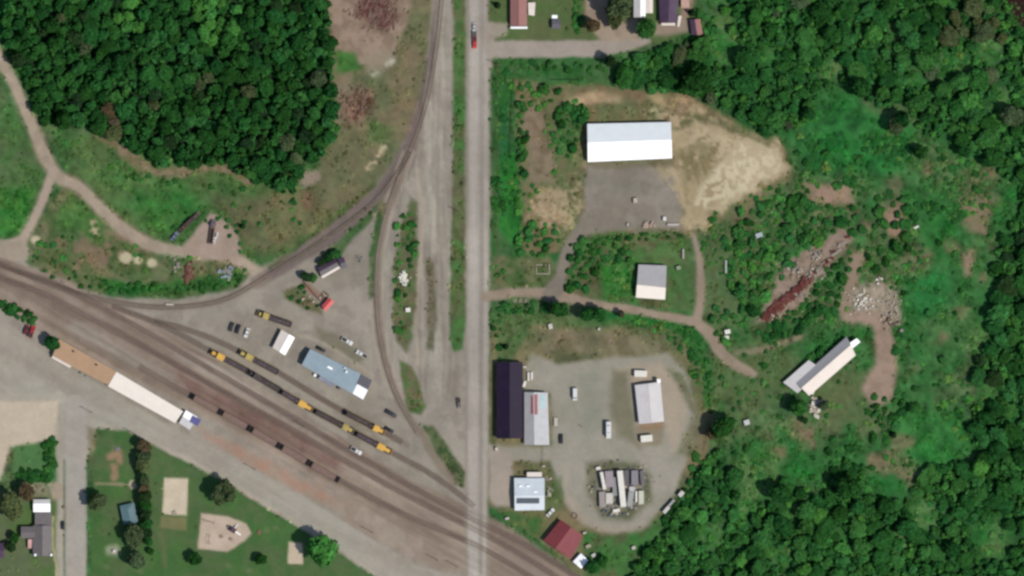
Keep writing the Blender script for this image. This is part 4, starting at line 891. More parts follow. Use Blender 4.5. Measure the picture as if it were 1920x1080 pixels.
# ------------------------------------------------------------------ locomotives
m_loco = mat('loco_dark', alb(84, 72, 78), rough=0.6, var=0.18, scale=0.8, dirt=alb(110, 96, 92), dirt_amt=0.4)
m_loco_b = mat('loco_black', alb(70, 60, 58), rough=0.6, var=0.25, scale=0.8, dirt=alb(116, 104, 94), dirt_amt=0.5)
m_yel = mat('loco_yellow', alb(226, 178, 84), rough=0.45, var=0.1, dirt=alb(170, 128, 70), dirt_amt=0.4)
m_yel2 = mat('loco_faded_yellow', alb(190, 168, 96), rough=0.5, var=0.15, dirt=alb(120, 104, 80), dirt_amt=0.6)
m_frame = mat('loco_frame', alb(66, 58, 56), rough=0.8, var=0.2)
def loco(cab, tail, hood_m, cab_m, label, big=True):
    a = Vector(W(*cab)); b = Vector(W(*tail)); L_ = (a - b).length; c = (a + b) / 2
    r = empty('locomotive', c + Vector((0, 0, 0.3)), math.atan2((a - b).y, (a - b).x)); tag(r, label, 'locomotive', 'locomotives standing in the depot')
    h = L_ / 2
    MB().box(-h, h, -1.5, 1.5, 1.15, 1.45).build('walkway', m_frame, r)
    for x in (-h * .62, h * .6):
        t = MB().box(x - 2.0, x + 2.0, -1.2, 1.2, .45, 1.1)
        bo = t.build('bogie', m_frame, r)
        for k in (-1.4, 0, 1.4):
            for s in (-1, 1): MB().bar((x + k, s * .7, .5), (x + k, s * .86, .5), .5, 12).build('wheel', m_frame, bo)
    MB().box(-2.2, 2.0, -1.35, 1.35, .3, 1.1).build('fuel_tank', m_frame, r)
    x1 = h - (7.2 if big else 5.6)             # back of the cab
    MB().box(-h + .9, x1 - .05, -.95, .95, 1.452, 3.9, tx=.1, ty=.16).build('long_hood', hood_m, r)
    for k in range(3):
        x = -h + 2.2 + k * 1.5
        MB().bar((x, 0, 3.902), (x, 0, 4.05), .62, 14).build('radiator_fan', m_loco_b, r)
    MB().box(x1 - 2.6, x1 - 1.7, -.35, .35, 3.902, 4.25).build('exhaust_stack', m_black, r)
    MB().box(x1 - 6.2, x1 - 3.4, -.6, .6, 3.902, 4.1, tx=.1, ty=.1).build('dynamic_brake_vent', hood_m, r)
    cabo = MB().box(x1, x1 + (3.4 if big else 2.6), -1.48, 1.48, 1.452, 4.15, tx=.05, ty=.06).build('cab', cab_m, r)
    xc = x1 + (3.4 if big else 2.6)
    MB().box(x1 - .1, xc + .2, -1.5, 1.5, 4.152, 4.34, tx=.15, ty=.35).build('cab_roof', cab_m, r)
    for s in (-1, 1):
        MB().box(x1 + .5, xc - .5, s * 1.43 - .03, s * 1.43 + .03, 3.0, 3.75).build('cab_window', m_glass, cabo)
        MB().box(xc - .06, xc + .02, min(s * .2, s * 1.2), max(s * .2, s * 1.2), 3.05, 3.75).build('cab_window', m_glass, cabo)
    MB().box(xc + .01, h - .8, -.9, .9, 1.452, 3.0 if big else 2.7, tx=.12, ty=.1).build('short_hood', cab_m, r)
    hr = MB()
    for s in (-1, 1):
        hr.bar((-h + .3, s * 1.42, 2.4), (x1 - .2, s * 1.42, 2.4), .035, 4)
        x = -h + .3
        while x < x1 - .2:
            hr.bar((x, s * 1.42, 1.452), (x, s * 1.42, 2.4), .03, 4); x += 2
    hr.build('handrail', cab_m, r)
    for s in (-1, 1):
        MB().box(min(s * h, s * (h + .12)), max(s * h, s * (h + .12)), -1.5, 1.5, .4, 1.5).build('pilot', cab_m if s > 0 else m_frame, r)
        MB().box(min(s * (h + .12), s * (h + .5)), max(s * (h + .12), s * (h + .5)), -.2, .2, .75, 1.05).build('coupler', m_frame, r)
    return r
loco((483, 587), (546, 609), m_loco, m_yel2, 'yellow-ended locomotive standing alone north of the cream shed', big=False)
loco((395, 659), (463, 695), m_loco, m_yel, 'westernmost locomotive with broad orange-yellow cab')
loco((467, 697.5), (524, 731), m_loco_b, m_loco_b, 'all-dark locomotive second from the west on its line', big=False)
loco((586, 768.5), (527, 734), m_loco, m_yel, 'orange-yellow cabbed locomotive in the middle of the line below the depot building')
loco((663, 809), (590, 770.5), m_loco_b, m_yel2, 'dark locomotive with faded yellow cab behind the middle orange one', big=False)
loco((734, 848), (667, 812.5), m_loco, m_yel, 'easternmost locomotive on the lower line, yellow cab facing the road')
loco((449, 659.5), (521, 698), m_loco, m_yel2, 'dark locomotive west of the depot building on the upper line')
loco((721, 811), (647, 773), m_loco_b, m_yel, 'dark locomotive with yellow cab at the east end of the upper line', big=False)

# ------------------------------------------------------------------ flat wagons
m_deck = mat('wagon_deck', alb(136, 112, 102), rough=0.9, var=0.18, scale=1.2)
m_dark = mat('wagon_iron', alb(48, 36, 32), rough=0.8, var=0.2)
wg0 = None
wp = [(362, 744), (416, 774), (471, 805), (527, 838), (583, 870), (637, 901)]
wl = ['westernmost', 'second from west of the', 'middle', 'second from east of the', 'easternmost']
for i in range(5):
    a = W(*wp[i]); b = W(*wp[i + 1]); c = (a + b) / 2
    if wg0 is None:
        r = empty('flat_wagon', c + Vector((0, 0, .3))); hl = (b - a).length / 2 - .5
        n = 24
        for k in range(n):                      # deck planks
            x0 = -hl + k * 2 * hl / n; MB().box(x0 + .02, x0 + 2 * hl / n - .02, -1.35, 1.35, 1.05, 1.12 + .02 * (k % 3)).build('plank', m_deck, r)
        for s in (-1, 1):
            MB().box(-hl, hl, s * 1.44 - .08, s * 1.44 + .08, .8, 1.2).build('side_sill', m_dark, r)
            MB().box(s * hl - .3, s * hl + .3, -1.5, 1.5, 1.16, 3.2).build('bulkhead', m_dark, r)
            bo = MB().box(s * hl * .75 - 1.3, s * hl * .75 + 1.3, -1.1, 1.1, .3, .79).build('bogie', m_dark, r)
            for k in (-.8, .8):
                for t_ in (-1, 1): MB().bar((s * hl * .75 + k, t_ * .7, .43), (s * hl * .75 + k, t_ * .84, .43), .42, 12).build('wheel', m_dark, bo)
        MB().box(-hl, hl, -.5, .5, .8, 1.04).build('centre_sill', m_dark, r)
        wg0 = r
    else:
        r = copy_tree(wg0); r.location = c + Vector((0, 0, .3))
    r.rotation_euler = (0, 0, math.atan2((b - a).y, (b - a).x))
    tag(r, ('the %s flat wagons with dark bulkheads on the siding' if 'of the' in wl[i] else '%s flat wagon with dark bulkheads in the siding row') % wl[i], 'wagon', 'flat wagons on the siding')

# ------------------------------------------------------------------ road vehicles
m_car = objcol_mat('car_paint', rough=0.3, spec=0.5)
m_lamp = mat('headlight', (0.7, 0.7, 0.66), rough=0.2, var=0)
m_tail = mat('tail_light', (0.4, 0.02, 0.02), rough=0.3, var=0)
def wheels(r, xs, y, rad=.34):
    for x in xs:
        for s in (-1, 1):
            w = MB().bar((x, s * (y - .22), rad), (x, s * y, rad), rad, 14).build('wheel', m_tyre, r)
            MB().bar((x, s * y, rad), (x, s * (y + .012), rad), rad * .58, 10).build('rim', m_rim, w)
def lamps(r, xf, xr, y, z):
    for s in (-1, 1):
        MB().box(xf - .05, xf + .03, min(s * (y - .35), s * y), max(s * (y - .35), s * y), z - .1, z + .1).build('headlight', m_lamp, r)
        MB().box(xr - .03, xr + .05, min(s * (y - .3), s * y), max(s * (y - .3), s * y), z - .05, z + .15).build('tail_light', m_tail, r)
def car(kind):
    r = empty(kind, (0, 0, 0))
    if kind == 'car':
        MB().extr([(-2.25, .3), (2.25, .3), (2.3, .6), (2.1, .82), (1.0, .95), (-1.7, .98), (-2.25, .9), (-2.3, .6)], .9, .08, .3, .98).build('body', m_car, r)
        MB().box(-1.55, .95, -.78, .78, .96, 1.42, tx=.45, ty=.12).build('glasshouse', m_glass, r)
        MB().box(-1.05, .5, -.66, .66, 1.422, 1.48, tx=.06, ty=.05).build('roof', m_car, r)
        wheels(r, (-1.4, 1.4), .9); lamps(r, 2.25, -2.27, .78, .68)
    elif kind == 'pickup_truck':
        MB().extr([(-2.75, .45), (2.75, .45), (2.8, .8), (2.65, 1.05), (1.3, 1.18), (-2.75, 1.12)], .98, .05, .45, 1.18).build('body', m_car, r)
        MB().box(-.55, 1.35, -.86, .86, 1.15, 1.72, tx=.3, ty=.12).build('glasshouse', m_glass, r)
        MB().box(-.3, .98, -.74, .74, 1.722, 1.8, tx=.05, ty=.05).build('roof', m_car, r)
        MB().box(-2.62, -.7, -.8, .8, 1.13, 1.16).build('load_bed', m_black, r)
        for s in (-1, 1): MB().box(-2.72, -.62, s * .9 - .06, s * .9 + .06, 1.135, 1.4).build('bed_side', m_car, r)
        MB().box(-2.78, -2.7, -.84, .84, 1.135, 1.4).build('tailgate', m_car, r)
        wheels(r, (-1.7, 1.75), .98, .4); lamps(r, 2.75, -2.78, .86, .9)
    elif kind == 'van':
        MB().extr([(-2.7, .4), (2.7, .4), (2.75, .9), (2.5, 1.15), (1.9, 1.3), (1.45, 2.2), (-2.6, 2.25), (-2.72, 1.6)], 1.0, .1, .4, 2.25).build('body', m_car, r)
        MB().quadbox([(1.93, -.8, 1.32), (1.93, .8, 1.32), (1.53, .74, 2.1), (1.53, -.74, 2.1)], [(1.98, -.8, 1.34), (1.98, .8, 1.34), (1.58, .74, 2.12), (1.58, -.74, 2.12)]).build('windscreen', m_glass, r)
        MB().box(-2.4, 1.3, -.8, .8, 2.24, 2.3, tx=.1, ty=.1).build('roof', m_car, r)
        for s in (-1, 1): MB().box(.2, 1.3, s * .93 - .04, s * .93 + .04, 1.4, 1.95).build('side_window', m_glass, r)
        wheels(r, (-1.7, 1.7), 1.0, .38); lamps(r, 2.7, -2.7, .88, .8)
    elif kind == 'motorhome':
        MB().extr([(-3.9, .5), (3.9, .5), (3.95, 1.1), (3.2, 1.3), (2.9, 1.8), (3.3, 2.2), (3.1, 3.0), (-3.9, 3.05)], 1.15, .03, .5, 3.05).build('body', m_car, r)
        MB().box(-3.8, 2.9, -1.05, 1.05, 3.052, 3.12, tx=.1, ty=.08).build('roof', m_car, r)
        MB().box(-2.4, -1.6, -.5, .5, 3.122, 3.4).build('roof_unit', m_rim, r)
        MB().box(1.0, 1.7, -.35, .35, 3.122, 3.25).build('roof_hatch', m_rim, r)
        MB().quadbox([(3.22, -.9, 1.32), (3.22, .9, 1.32), (2.92, .86, 1.8), (2.92, -.86, 1.8)], [(3.28, -.9, 1.34), (3.28, .9, 1.34), (2.98, .86, 1.82), (2.98, -.86, 1.82)]).build('windscreen', m_glass, r)
        wheels(r, (-2.3, 2.7), 1.15, .42); lamps(r, 3.9, -3.95, .95, .95)
    elif kind == 'utility_trailer':
        MB().box(-2.0, 2.0, -.95, .95, .6, .72).build('bed', m_car, r)
        for s in (-1, 1): MB().box(-2.0, 2.0, s * .98 - .03, s * .98 + .03, .6, 1.05).build('side_rail', m_car, r)
        MB().bar((2.0, 0, .6), (3.0, 0, .5), .06).build('drawbar', m_black, r)
        wheels(r, (-.2,), 1.1, .35)
    elif kind == 'flatbed_truck':
        MB().box(-5.5, 2.6, -1.2, 1.2, 1.0, 1.25).build('bed', m_deck, r)
        MB().box(2.75, 4.6, -1.15, 1.15, .6, 2.6, tx=.12, ty=.1).build('cab', m_car, r)
        MB().box(4.61, 5.9, -1.0, 1.0, .6, 1.6, tx=.05, ty=.05).build('bonnet', m_car, r)
        MB().box(4.48, 4.56, -.95, .95, 1.7, 2.35).build('windscreen', m_glass, r)
        for k in range(7):
            y = -.9 + .3 * k; MB().bar((-5.3 + .2 * (k % 3), y, 1.4 + .22 * (k % 2)), (2.2 - .3 * (k % 2), y + .06, 1.42 + .22 * (k % 2)), .15, 8).build('log', m_deck, r)
        for k in range(3):
            y = -.5 + .45 * k; MB().bar((-4.9, y, 1.85), (1.8, y, 1.85), .17, 8).build('log', m_dark, r)
        wheels(r, (-4.4, -3.2, 4.2), 1.2, .5); lamps(r, 5.9, -5.5, .95, 1.0)
    return r
protos = {}
def put(kind, px, py, dx, dy, col, label, group=None, cat=None, scale=1.0):
    if kind not in protos:
        r = protos[kind] = car(kind)
    else:
        r = copy_tree(protos[kind])
    r.location = W(px, py, 0.08); r.rotation_euler = (0, 0, ang(dx, dy)); r.scale = (scale,) * 3
    for ch in r.children: ch.color = (*col, 1)
    tag(r, label, cat or kind.replace('_', ' ').replace('truck', '').strip() if kind != 'flatbed_truck' else 'truck', group)
    return r
CW, CD, CB, CR, CG, CBL = alb(226, 226, 222), alb(58, 54, 58), alb(34, 32, 36), alb(176, 44, 44), alb(150, 150, 150), alb(90, 100, 140)
put('car', 434, 613, -.35, .94, CD, 'dark grey car westmost of three parked side by side in the yard', 'three cars side by side')
put('car', 446, 617, -.35, .94, CB, 'black car between two others parked in the yard')['group'] = 'three cars side by side'
put('car', 463, 624, -.35, .94, CW, 'white car with dark windows eastmost of three parked side by side', 'three cars side by side')
put('pickup_truck', 651, 639.5, .87, .49, CW, 'white cabbed pickup with dark bed, upper of two north of the depot building')
put('pickup_truck', 678, 664, -.87, -.49, CW, 'white cabbed pickup with dark bed, lower of two by the depot building')
put('car', 602, 655, .88, .46, CB, 'black car parked against the north wall of the depot building')
put('car', 733.5, 775.5, .86, .5, CD, 'dark grey car alone on the yard near the grassy strip', scale=1.25)
put('car', 730, 806, .86, .5, CB, 'dark car parked beyond the yellow cab on the upper line')
put('pickup_truck', 668, 845, .86, .5, CW, 'white pickup parked south of the lower locomotive line')
put('car', 49, 618, .35, -.94, alb(104, 34, 36), 'dark maroon car beside the bright red pickup by the hedge')
put('pickup_truck', 60, 622, .35, -.94, CR, 'bright red pickup parked at the end of the hedge on the town street', scale=1.05)
put('car', 118, 985, 0, 1, CB, 'small black car parked on the cross street by the slate house', scale=.85)
put('van', 1078, 739, 0, 1, CW, 'white van standing in the middle of the gravel lot', scale=1.05)
put('motorhome', 1141, 806, 0, 1, CW, 'long white motorhome in the gravel lot west of the garage')
put('utility_trailer', 1043, 791, 0, 1, alb(196, 188, 172), 'pale flat trailer beside the grey workshop')
put('car', 1052, 823, 0, 1, CB, 'black car with white bonnet parked south-east of the grey workshop')
put('car', 1032, 961, .7, -.72, CW, 'white car on the grass between the white workshop and the red barn')
put('pickup_truck', 860.5, 756, .1, 1, alb(120, 110, 104), 'dusty brown pickup parked beside the main road', scale=.85)
put('pickup_truck', 890, 80, 0, 1, alb(206, 60, 58), 'red pickup driving on the main road by the side road')
put('utility_trailer', 889, 65, 0, 1, alb(90, 90, 84), 'dark trailer towed by the red pickup')
put('car', 889, 51, 0, 1, alb(190, 190, 190), 'silver car following the red pickup on the main road', scale=.9)
put('flatbed_truck', 398, 436, .14, -1, alb(110, 100, 104), 'long dark log truck standing in the turning place')
put('car', 402, 451, .3, -1, CW, 'white car parked hard against the log truck', scale=.7)
put('car', 407, 441, .3, -1, CW, 'second white car nearer the wood beside the log truck', scale=.6)
put('car', 327, 443, .6, -.75, alb(112, 116, 142), 'blue-grey wrecked car at the lower end of the scrap row', 'scrap row by the turning place')
put('pickup_truck', 343, 427, .7, -.7, alb(98, 66, 50), 'rusty brown wrecked pickup in the scrap row', 'scrap row by the turning place')
put('van', 356, 415, .7, -.7, alb(78, 60, 56), 'dark brown wrecked van in the scrap row', 'scrap row by the turning place', scale=.95)
put('car', 367, 405, .7, -.7, alb(100, 78, 70), 'dull brown wrecked car at the upper end of the scrap row', 'scrap row by the turning place')

# ------------------------------------------------------------------ ruin, rubble and scrap
m_rust = mat('rusty_sheet', alb(104, 58, 53), rough=0.9, var=0.25, scale=1.0, dirt=alb(150, 112, 96), dirt_amt=0.8, spec=.1)
m_deb = mat('pale_debris', alb(182, 171, 154), rough=0.9, var=0.25, scale=1.5)
m_deb2 = mat('grey_debris', alb(150, 140, 128), rough=0.9, var=0.25, scale=1.5)
m_wood = mat('old_timber', alb(120, 98, 80), rough=0.9, var=0.3, scale=1.5)
def heap(name, label, cat, piece, spots, mats, smin, smax, flat=0.35, zr=0.5, axis=None, long=1.0):
    cx = sum(p[0] for p in spots) / len(spots); cy = sum(p[1] for p in spots) / len(spots)
    r = empty(name, W(cx, cy)); tag(r, label, cat); meshes = []
    for k in range(8):
        mb = MB(); q = [random.uniform(.6, 1.0) for _ in range(8)]
        b_ = [(sx * .5 * q[i] * long, sy * .5 * q[i], -.5 * flat) for i, (sx, sy) in enumerate(((-1, -1), (1, -1), (1, 1), (-1, 1)))]
        t_ = [(sx * .45 * q[i + 4] * long, sy * .45 * q[i + 4], .5 * flat) for i, (sx, sy) in enumerate(((-1, -1), (1, -1), (1, 1), (-1, 1)))]
        mb.quadbox(b_, t_); o = mb.build(piece, mats[k % len(mats)], r); meshes.append(o.data); bpy.data.objects.remove(o)
    for i, (x, y) in enumerate(spots):
        o = link(piece, meshes[(i * 5 + i // 3) % 8], r)
        s = random.uniform(smin, smax); z = random.uniform(.1, zr) + s * flat * .4
        p = W(x, y) - r.location; o.location = (p.x, p.y, z); o.scale = (s, s, s)
        rz = random.uniform(0, 6.28) if axis is None else axis + random.gauss(0, .35)
        o.rotation_euler = (random.gauss(0, .22), random.gauss(0, .22), rz)
    return r
def along(P, n, spread):
    Q = resample(np.array(P, float), 1.0); return [tuple(Q[random.randrange(len(Q))] + np.random.default_rng(random.randrange(10 ** 6)).normal(0, spread, 2)) for _ in range(n)]
def blob(cx, cy, rx, ry, n): return [(cx + random.gauss(0, rx), cy + random.gauss(0, ry)) for _ in range(n)]
rx_ = ang(1, -1)
heap('collapsed_shed', 'long collapsed shed of rusty red sheets among the bushes', 'ruin', 'rusty_sheet',
     along([(1436, 594), (1460, 572), (1490, 548), (1512, 528)], 130, 3.4), [m_rust, m_rust, m_rust, m_wood], 1.0, 2.6, .06, 1.0, rx_, 1.7)
heap('rusty_beam_row', 'thin row of rusty beams leading up from the collapsed shed', 'beams', 'beam',
     along([(1505, 533), (1535, 505), (1560, 482), (1592, 440)], 40, 2.0), [m_rust, m_wood, m_deb2], .8, 1.9, .12, .9, rx_, 2.2)
heap('rubble_pile', 'pale broken rubble on the north side of the collapsed shed', 'rubble', 'block', blob(1490, 505, 9, 6, 36) + blob(1530, 478, 5, 6, 30), [m_deb, m_deb2, m_deb2], .4, 1.5, .4, .8)
heap('rubble_pile', 'pinkish broken rubble on the south side of the rusty beams', 'rubble', 'block', blob(1528, 512, 9, 7, 44) + blob(1500, 553, 9, 4, 20), [m_deb2, m_deb], .4, 1.3, .4, .6)
heap('rubble_pile', 'small pale rubble at the lower tip of the collapsed shed', 'rubble', 'block', blob(1440, 597, 6, 4, 14), [m_deb, m_wood], .6, 1.5, .4, .5)
heap('rubble_pile', 'bright white rubble west of the dirt track head', 'rubble', 'block', blob(1618, 562, 12, 12, 90) + blob(1652, 524, 6, 5, 8), [m_deb, m_deb, mat('white_debris', alb(232, 228, 214), var=.1)], .3, 1.2, .45, .7)
heap('rubble_pile', 'pale rubble east of the dirt track head', 'rubble', 'block', blob(1672, 578, 9, 16, 90), [m_deb, m_deb2, m_deb], .3, 1.0, .45, .6)
heap('rubble_pile', 'dark lumpy rubble at the south-east rim of the dirt track head', 'rubble', 'block', blob(1672, 604, 9, 8, 18), [m_wood, m_deb2], .9, 2.0, .45, .6)
heap('rubble_pile', 'white broken rubble at the south end of the diagonal barn', 'rubble', 'block', blob(1527, 762, 6, 9, 36), [m_deb, mat('white_debris', alb(232, 228, 214), var=.1)], 1.0, 2.4, .35, .9)
heap('scrap_heap', 'bluish grey scrap heap in the green verge by the yard path', 'scrap', 'scrap_piece', blob(423, 512, 7, 6, 24), [mat('blue_scrap', alb(140, 152, 156)), m_deb2], .8, 2.0, .2, .8, None, 1.5)
heap('scrap_heap', 'rusty scrap frame heap in the verge', 'scrap', 'scrap_piece', blob(352, 510, 4, 8, 18), [m_rust, m_wood], 1.2, 2.4, .15, .7, 1.3, 1.6)
heap('scrap_heap', 'pale grey scrap heap beside the rusty frames in the verge', 'scrap', 'scrap_piece', blob(332, 497, 3, 5, 10), [m_deb2], 1.0, 1.9, .3, .7)
heap('sleeper_pile', 'loose dark timber spread between the yard lanes', 'timber', 'timber', along([(808, 492), (806, 560), (806, 640)], 24, 5), [mat('dark_timber', alb(92, 80, 68)), mat('dull_timber', alb(122, 108, 92)), m_wood], .4, 1.0, .15, .5, 1.2, 1.8)
heap('rubble_pile', 'white limestone heap in the bushes between the yard lanes', 'rubble', 'block', blob(757, 520, 3.6, 5.5, 90), [mat('white_debris', alb(232, 228, 214), var=.1)], .4, 1.2, .5, .9)
heap('rubble_pile', 'pinkish stone mound on the south edge of the forecourt', 'rubble', 'block', blob(1215, 422, 6, 2.5, 34), [mat('pink_stone', alb(178, 156, 140), var=.2)], .7, 1.6, .5, .7)
heap('brush_pile', 'reddish brown pile of cut brush at the top of the clearing', 'brush', 'branch', blob(706, 22, 21, 19, 190), [mat('red_brush', alb(100, 66, 58), var=.3), mat('brown_brush', alb(92, 70, 56), var=.3), mat('pale_brush', alb(122, 98, 84), var=.3)], .35, .9, .12, .4, 1.15, 3.4)
heap('brush_pile', 'dark brown pile of cut brush in the middle of the clearing', 'brush', 'branch', blob(668, 192, 18, 16, 120), [mat('brown_brush', alb(92, 70, 56), var=.3), mat('pale_brush', alb(122, 98, 84), var=.3)], .35, .8, .12, .4, 1.2, 3.2)
heap('debris_row', 'scattered pale debris along the east wall of the white workshop', 'debris', 'debris_piece', blob(1030, 905, 3, 12, 16), [m_deb, m_wood, m_deb2], .6, 1.4, .4, .5)
heap('scrap_heap', 'mixed scrap along the south rim of the scrap island', 'scrap', 'scrap_piece', blob(1150, 962, 14, 4, 24) + blob(1186, 950, 7, 3, 12), [m_deb, m_deb2, m_strip], .7, 1.7, .3, .6)
heap('scrap_heap', 'jumbled small scrap lying between the boxes of the scrap island', 'scrap', 'scrap_piece', blob(1165, 916, 26, 20, 110), [m_deb, m_deb2, m_strip, m_wood], .5, 1.6, .3, .8)
heap('scrap_heap', 'brown scrap strewn beside the red shed in the track triangle', 'scrap', 'scrap_piece', blob(609, 552, 4, 5, 14) + blob(575, 562, 10, 8, 14), [m_wood, m_deb], .6, 1.4, .3, .5)
heap('scrap_heap', 'small scrap cluster east of the lilac grey hut', 'scrap', 'scrap_piece', blob(672, 484, 5, 2.5, 12), [m_strip, m_wood, m_deb2], .6, 1.3, .3, .5)
lp = empty('log_pile', W(975, 564)); tag(lp, 'row of whitish logs at the entrance of the dirt track', 'logs')
for k in range(9):
    x = -3.6 + k * .85; MB().bar((x, -.9 + .1 * (k % 3), .25), (x + .3, .9, .25), .2, 8).build('log', m_deb if k % 3 else m_wood, lp)
fr = empty('timber_frame', W(1018, 505)); tag(fr, 'white rectangular timber frame lying in the grass beside the forecourt lane', 'frame')
for (x0, y0, x1, y1) in ((-3, -2.1, 3, -2.1), (-3, 2.1, 3, 2.1), (-3, -1.9, -3, 1.9), (3, -1.9, 3, 1.9)):
    MB().rbox(((x0 + x1) / 2, (y0 + y1) / 2, .25), (abs(x1 - x0) + .35 if x1 != x0 else .35, abs(y1 - y0) + .0 if y1 != y0 else .35, .3)).build('beam', m_deb, fr)
ty = empty('tractor_tyre', W(1077, 967)); tag(ty, 'big rusty tyre ring lying in the gravel lane above the red barn', 'tyre')
tm = MB(); n = 20
for k in range(n):
    a0, a1 = 2 * math.pi * k / n, 2 * math.pi * (k + 1) / n
    tm.quadbox([(1.0 * math.cos(a0), 1.2 * math.sin(a0), .08), (1.4 * math.cos(a0), 1.6 * math.sin(a0), .08), (1.4 * math.cos(a1), 1.6 * math.sin(a1), .08), (1.0 * math.cos(a1), 1.2 * math.sin(a1), .08)],
               [(1.05 * math.cos(a0), 1.25 * math.sin(a0), .5), (1.35 * math.cos(a0), 1.55 * math.sin(a0), .5), (1.35 * math.cos(a1), 1.55 * math.sin(a1), .5), (1.05 * math.cos(a1), 1.25 * math.sin(a1), .5)])
tm.build('ring', mat('rusty_ring', alb(110, 82, 72), var=.2), ty)
# fences and poles
def fence(name, label, P, h, m, step=3.0, rails=2):
    Q = resample(np.array(P, float), step / S); r = empty(name, W(*Q[0])); tag(r, label, 'fence')
    rl = [W(*q) - r.location for q in Q]
    pm_ = None
    for p in rl:
        if pm_ is None: o = MB().bar((0, 0, 0), (0, 0, h), .07, 6).build('post', m, r); pm_ = o.data
        else: o = link('post', pm_, r)
        o.location = p
    for a, b in zip(rl, rl[1:]):
        for k in range(rails):
            z = h * (.45 + .5 * k / max(1, rails - 1))
            MB().bar(a + Vector((0, 0, z)), b + Vector((0, 0, z)), .05, 4).build('rail', m, r)
fence('yard_fence', 'dark post fence along the roadside meadow west of the warehouse', [(964, 152), (960, 225), (957, 300)], 2.2, m_black, rails=4)
fence('yard_fence', 'low dark fence below the shrubs north of the warehouse', [(1035, 150), (1098, 150)], 1.6, m_black, rails=3)
fence('rusty_fence', 'rusty solid fence running up to the bright red shed', [(570, 528), (602, 566)], 1.8, m_rust, step=1.2, rails=5)
fence('yard_fence', 'thin fence between the grey workshop and the white workshop', [(1018, 838), (1017, 882)], 1.6, m_black)
fence('field_fence', 'dark fence following the green bend east of the gravel lot', [(1322, 690), (1330, 730), (1332, 790), (1318, 850)], 1.3, m_black)
m_pole = mat('pole_wood', alb(112, 96, 82), rough=.9)
for px, py, lb in ((252, 813, 'wooden utility pole at the north corner of the park'), (698, 998, 'wooden utility pole between the tracks and the town street'), (478, 880, 'wooden utility pole on the street edge beside pale weeds'),
                   (570, 800, 'wooden utility pole beside the second running line'), (172, 773, 'wooden utility pole at the cross street corner'), (124, 532, 'white signal post beside the western running line'),
                   (820, 1050, 'wooden utility pole where the street meets the main road'), (857, 1062, 'second wooden utility pole near the street and main road corner'), (934, 122, 'wooden utility pole at the side road corner'),
                   (1091, 800, 'short wooden post in the gravel lot'), (946, 345, 'wooden utility pole in the roadside meadow'), (862, 398, 'wooden utility pole on the road verge')):
    r = empty('signal_post' if 'signal' in lb else 'utility_pole', W(px, py)); tag(r, lb, 'pole')
    h = 3 if 'short' in lb or 'signal' in lb else 8.5
    MB().bar((0, 0, 0), (0, 0, h), .16, 8, .11).build('shaft', m_deb if 'signal' in lb else m_pole, r)
    if h > 5: MB().box(-.9, .9, -.07, .07, h - .9, h - .72).build('crossarm', m_pole, r)
    elif 'signal' in lb: MB().box(-.25, .25, -.2, .2, h, h + .8).build('signal_head', m_deb, r)
    else: MB().box(-.3, .3, -.04, .04, h - .8, h - .3).build('board', m_pole, r)
# park furniture
m_play = mat('play_steel', alb(96, 84, 88), rough=.5); m_slide = mat('slide_white', alb(220, 220, 214), rough=.4)
def aframe(px, py, rz, label, L_=4.0, h=2.4):
    r = empty('swing_set', W(px, py), rz); tag(r, label, 'swings')
    MB().bar((-L_ / 2, 0, h), (L_ / 2, 0, h), .08).build('crossbeam', m_play, r)
    for sx in (-1, 1):
        for sy in (-1, 1): MB().bar((sx * L_ / 2, sy * .9, 0), (sx * L_ / 2, 0, h), .06).build('leg', m_play, r)
    for x in (-.9, .9):
        st = MB().box(x - .25, x + .25, -.1, .1, .45, .5).build('swing_seat', m_black, r)
        for s in (-1, 1): MB().bar((x + s * .22, 0, .5), (x + s * .22, 0, h), .015, 4).build('chain', m_play, st)
aframe(392, 1011, 1.5, 'swing set in the south-west of the sandy playground')
aframe(392, 978, -.2, 'low swing set along the north edge of the sandy playground', 5.0, 1.8)
pl = empty('play_tower', W(438, 994), -.6); tag(pl, 'climbing tower with white slides in the sandy playground', 'play tower')
MB().box(-1.1, 1.1, -1.1, 1.1, 1.4, 1.52).build('platform', m_play, pl)
for sx in (-1, 1):
    for sy in (-1, 1): MB().bar((sx, sy, 0), (sx, sy, 2.8), .08).build('post', m_play, pl)
MB().slab([(-1.2, -1.2, 2.8), (1.2, -1.2, 2.8), (1.2, 1.2, 3.1), (-1.2, 1.2, 3.1)], .1).build('roof', mat('play_roof', alb(84, 64, 72)), pl)
MB().slab([(1.1, -.4, 1.5), (4.0, -.4, .3), (4.0, .4, .3), (1.1, .4, 1.5)], .08).build('slide', m_slide, pl)
MB().slab([(-.4, 1.1, 1.5), (.4, 1.1, 1.5), (.4, 3.6, .3), (-.4, 3.6, .3)], .08).build('slide', m_slide, pl)
MB().slab([(-1.1, -.5, 1.5), (-1.1, .5, 1.5), (-3.4, .5, 1.3), (-3.4, -.5, 1.3)], .08).build('bridge', m_play, pl)
for px, py, lb in ((415, 1006, 'round climbing frame in the centre of the sandy playground'), (433, 1011, 'small spring rider frame in the sandy playground')):
    r = empty('climbing_frame', W(px, py)); tag(r, lb, 'climbing frame'); rr = 1.4 if 'round' in lb else .7
    for k in range(6):
        a0 = k * math.pi / 3; MB().bar((rr * math.cos(a0), rr * math.sin(a0), 0), (.2 * math.cos(a0), .2 * math.sin(a0), 1.3), .05).build('bar', m_play, r)
    MB().bar((0, 0, 1.25), (0, 0, 1.35), .3, 10).build('hub', m_play, r)
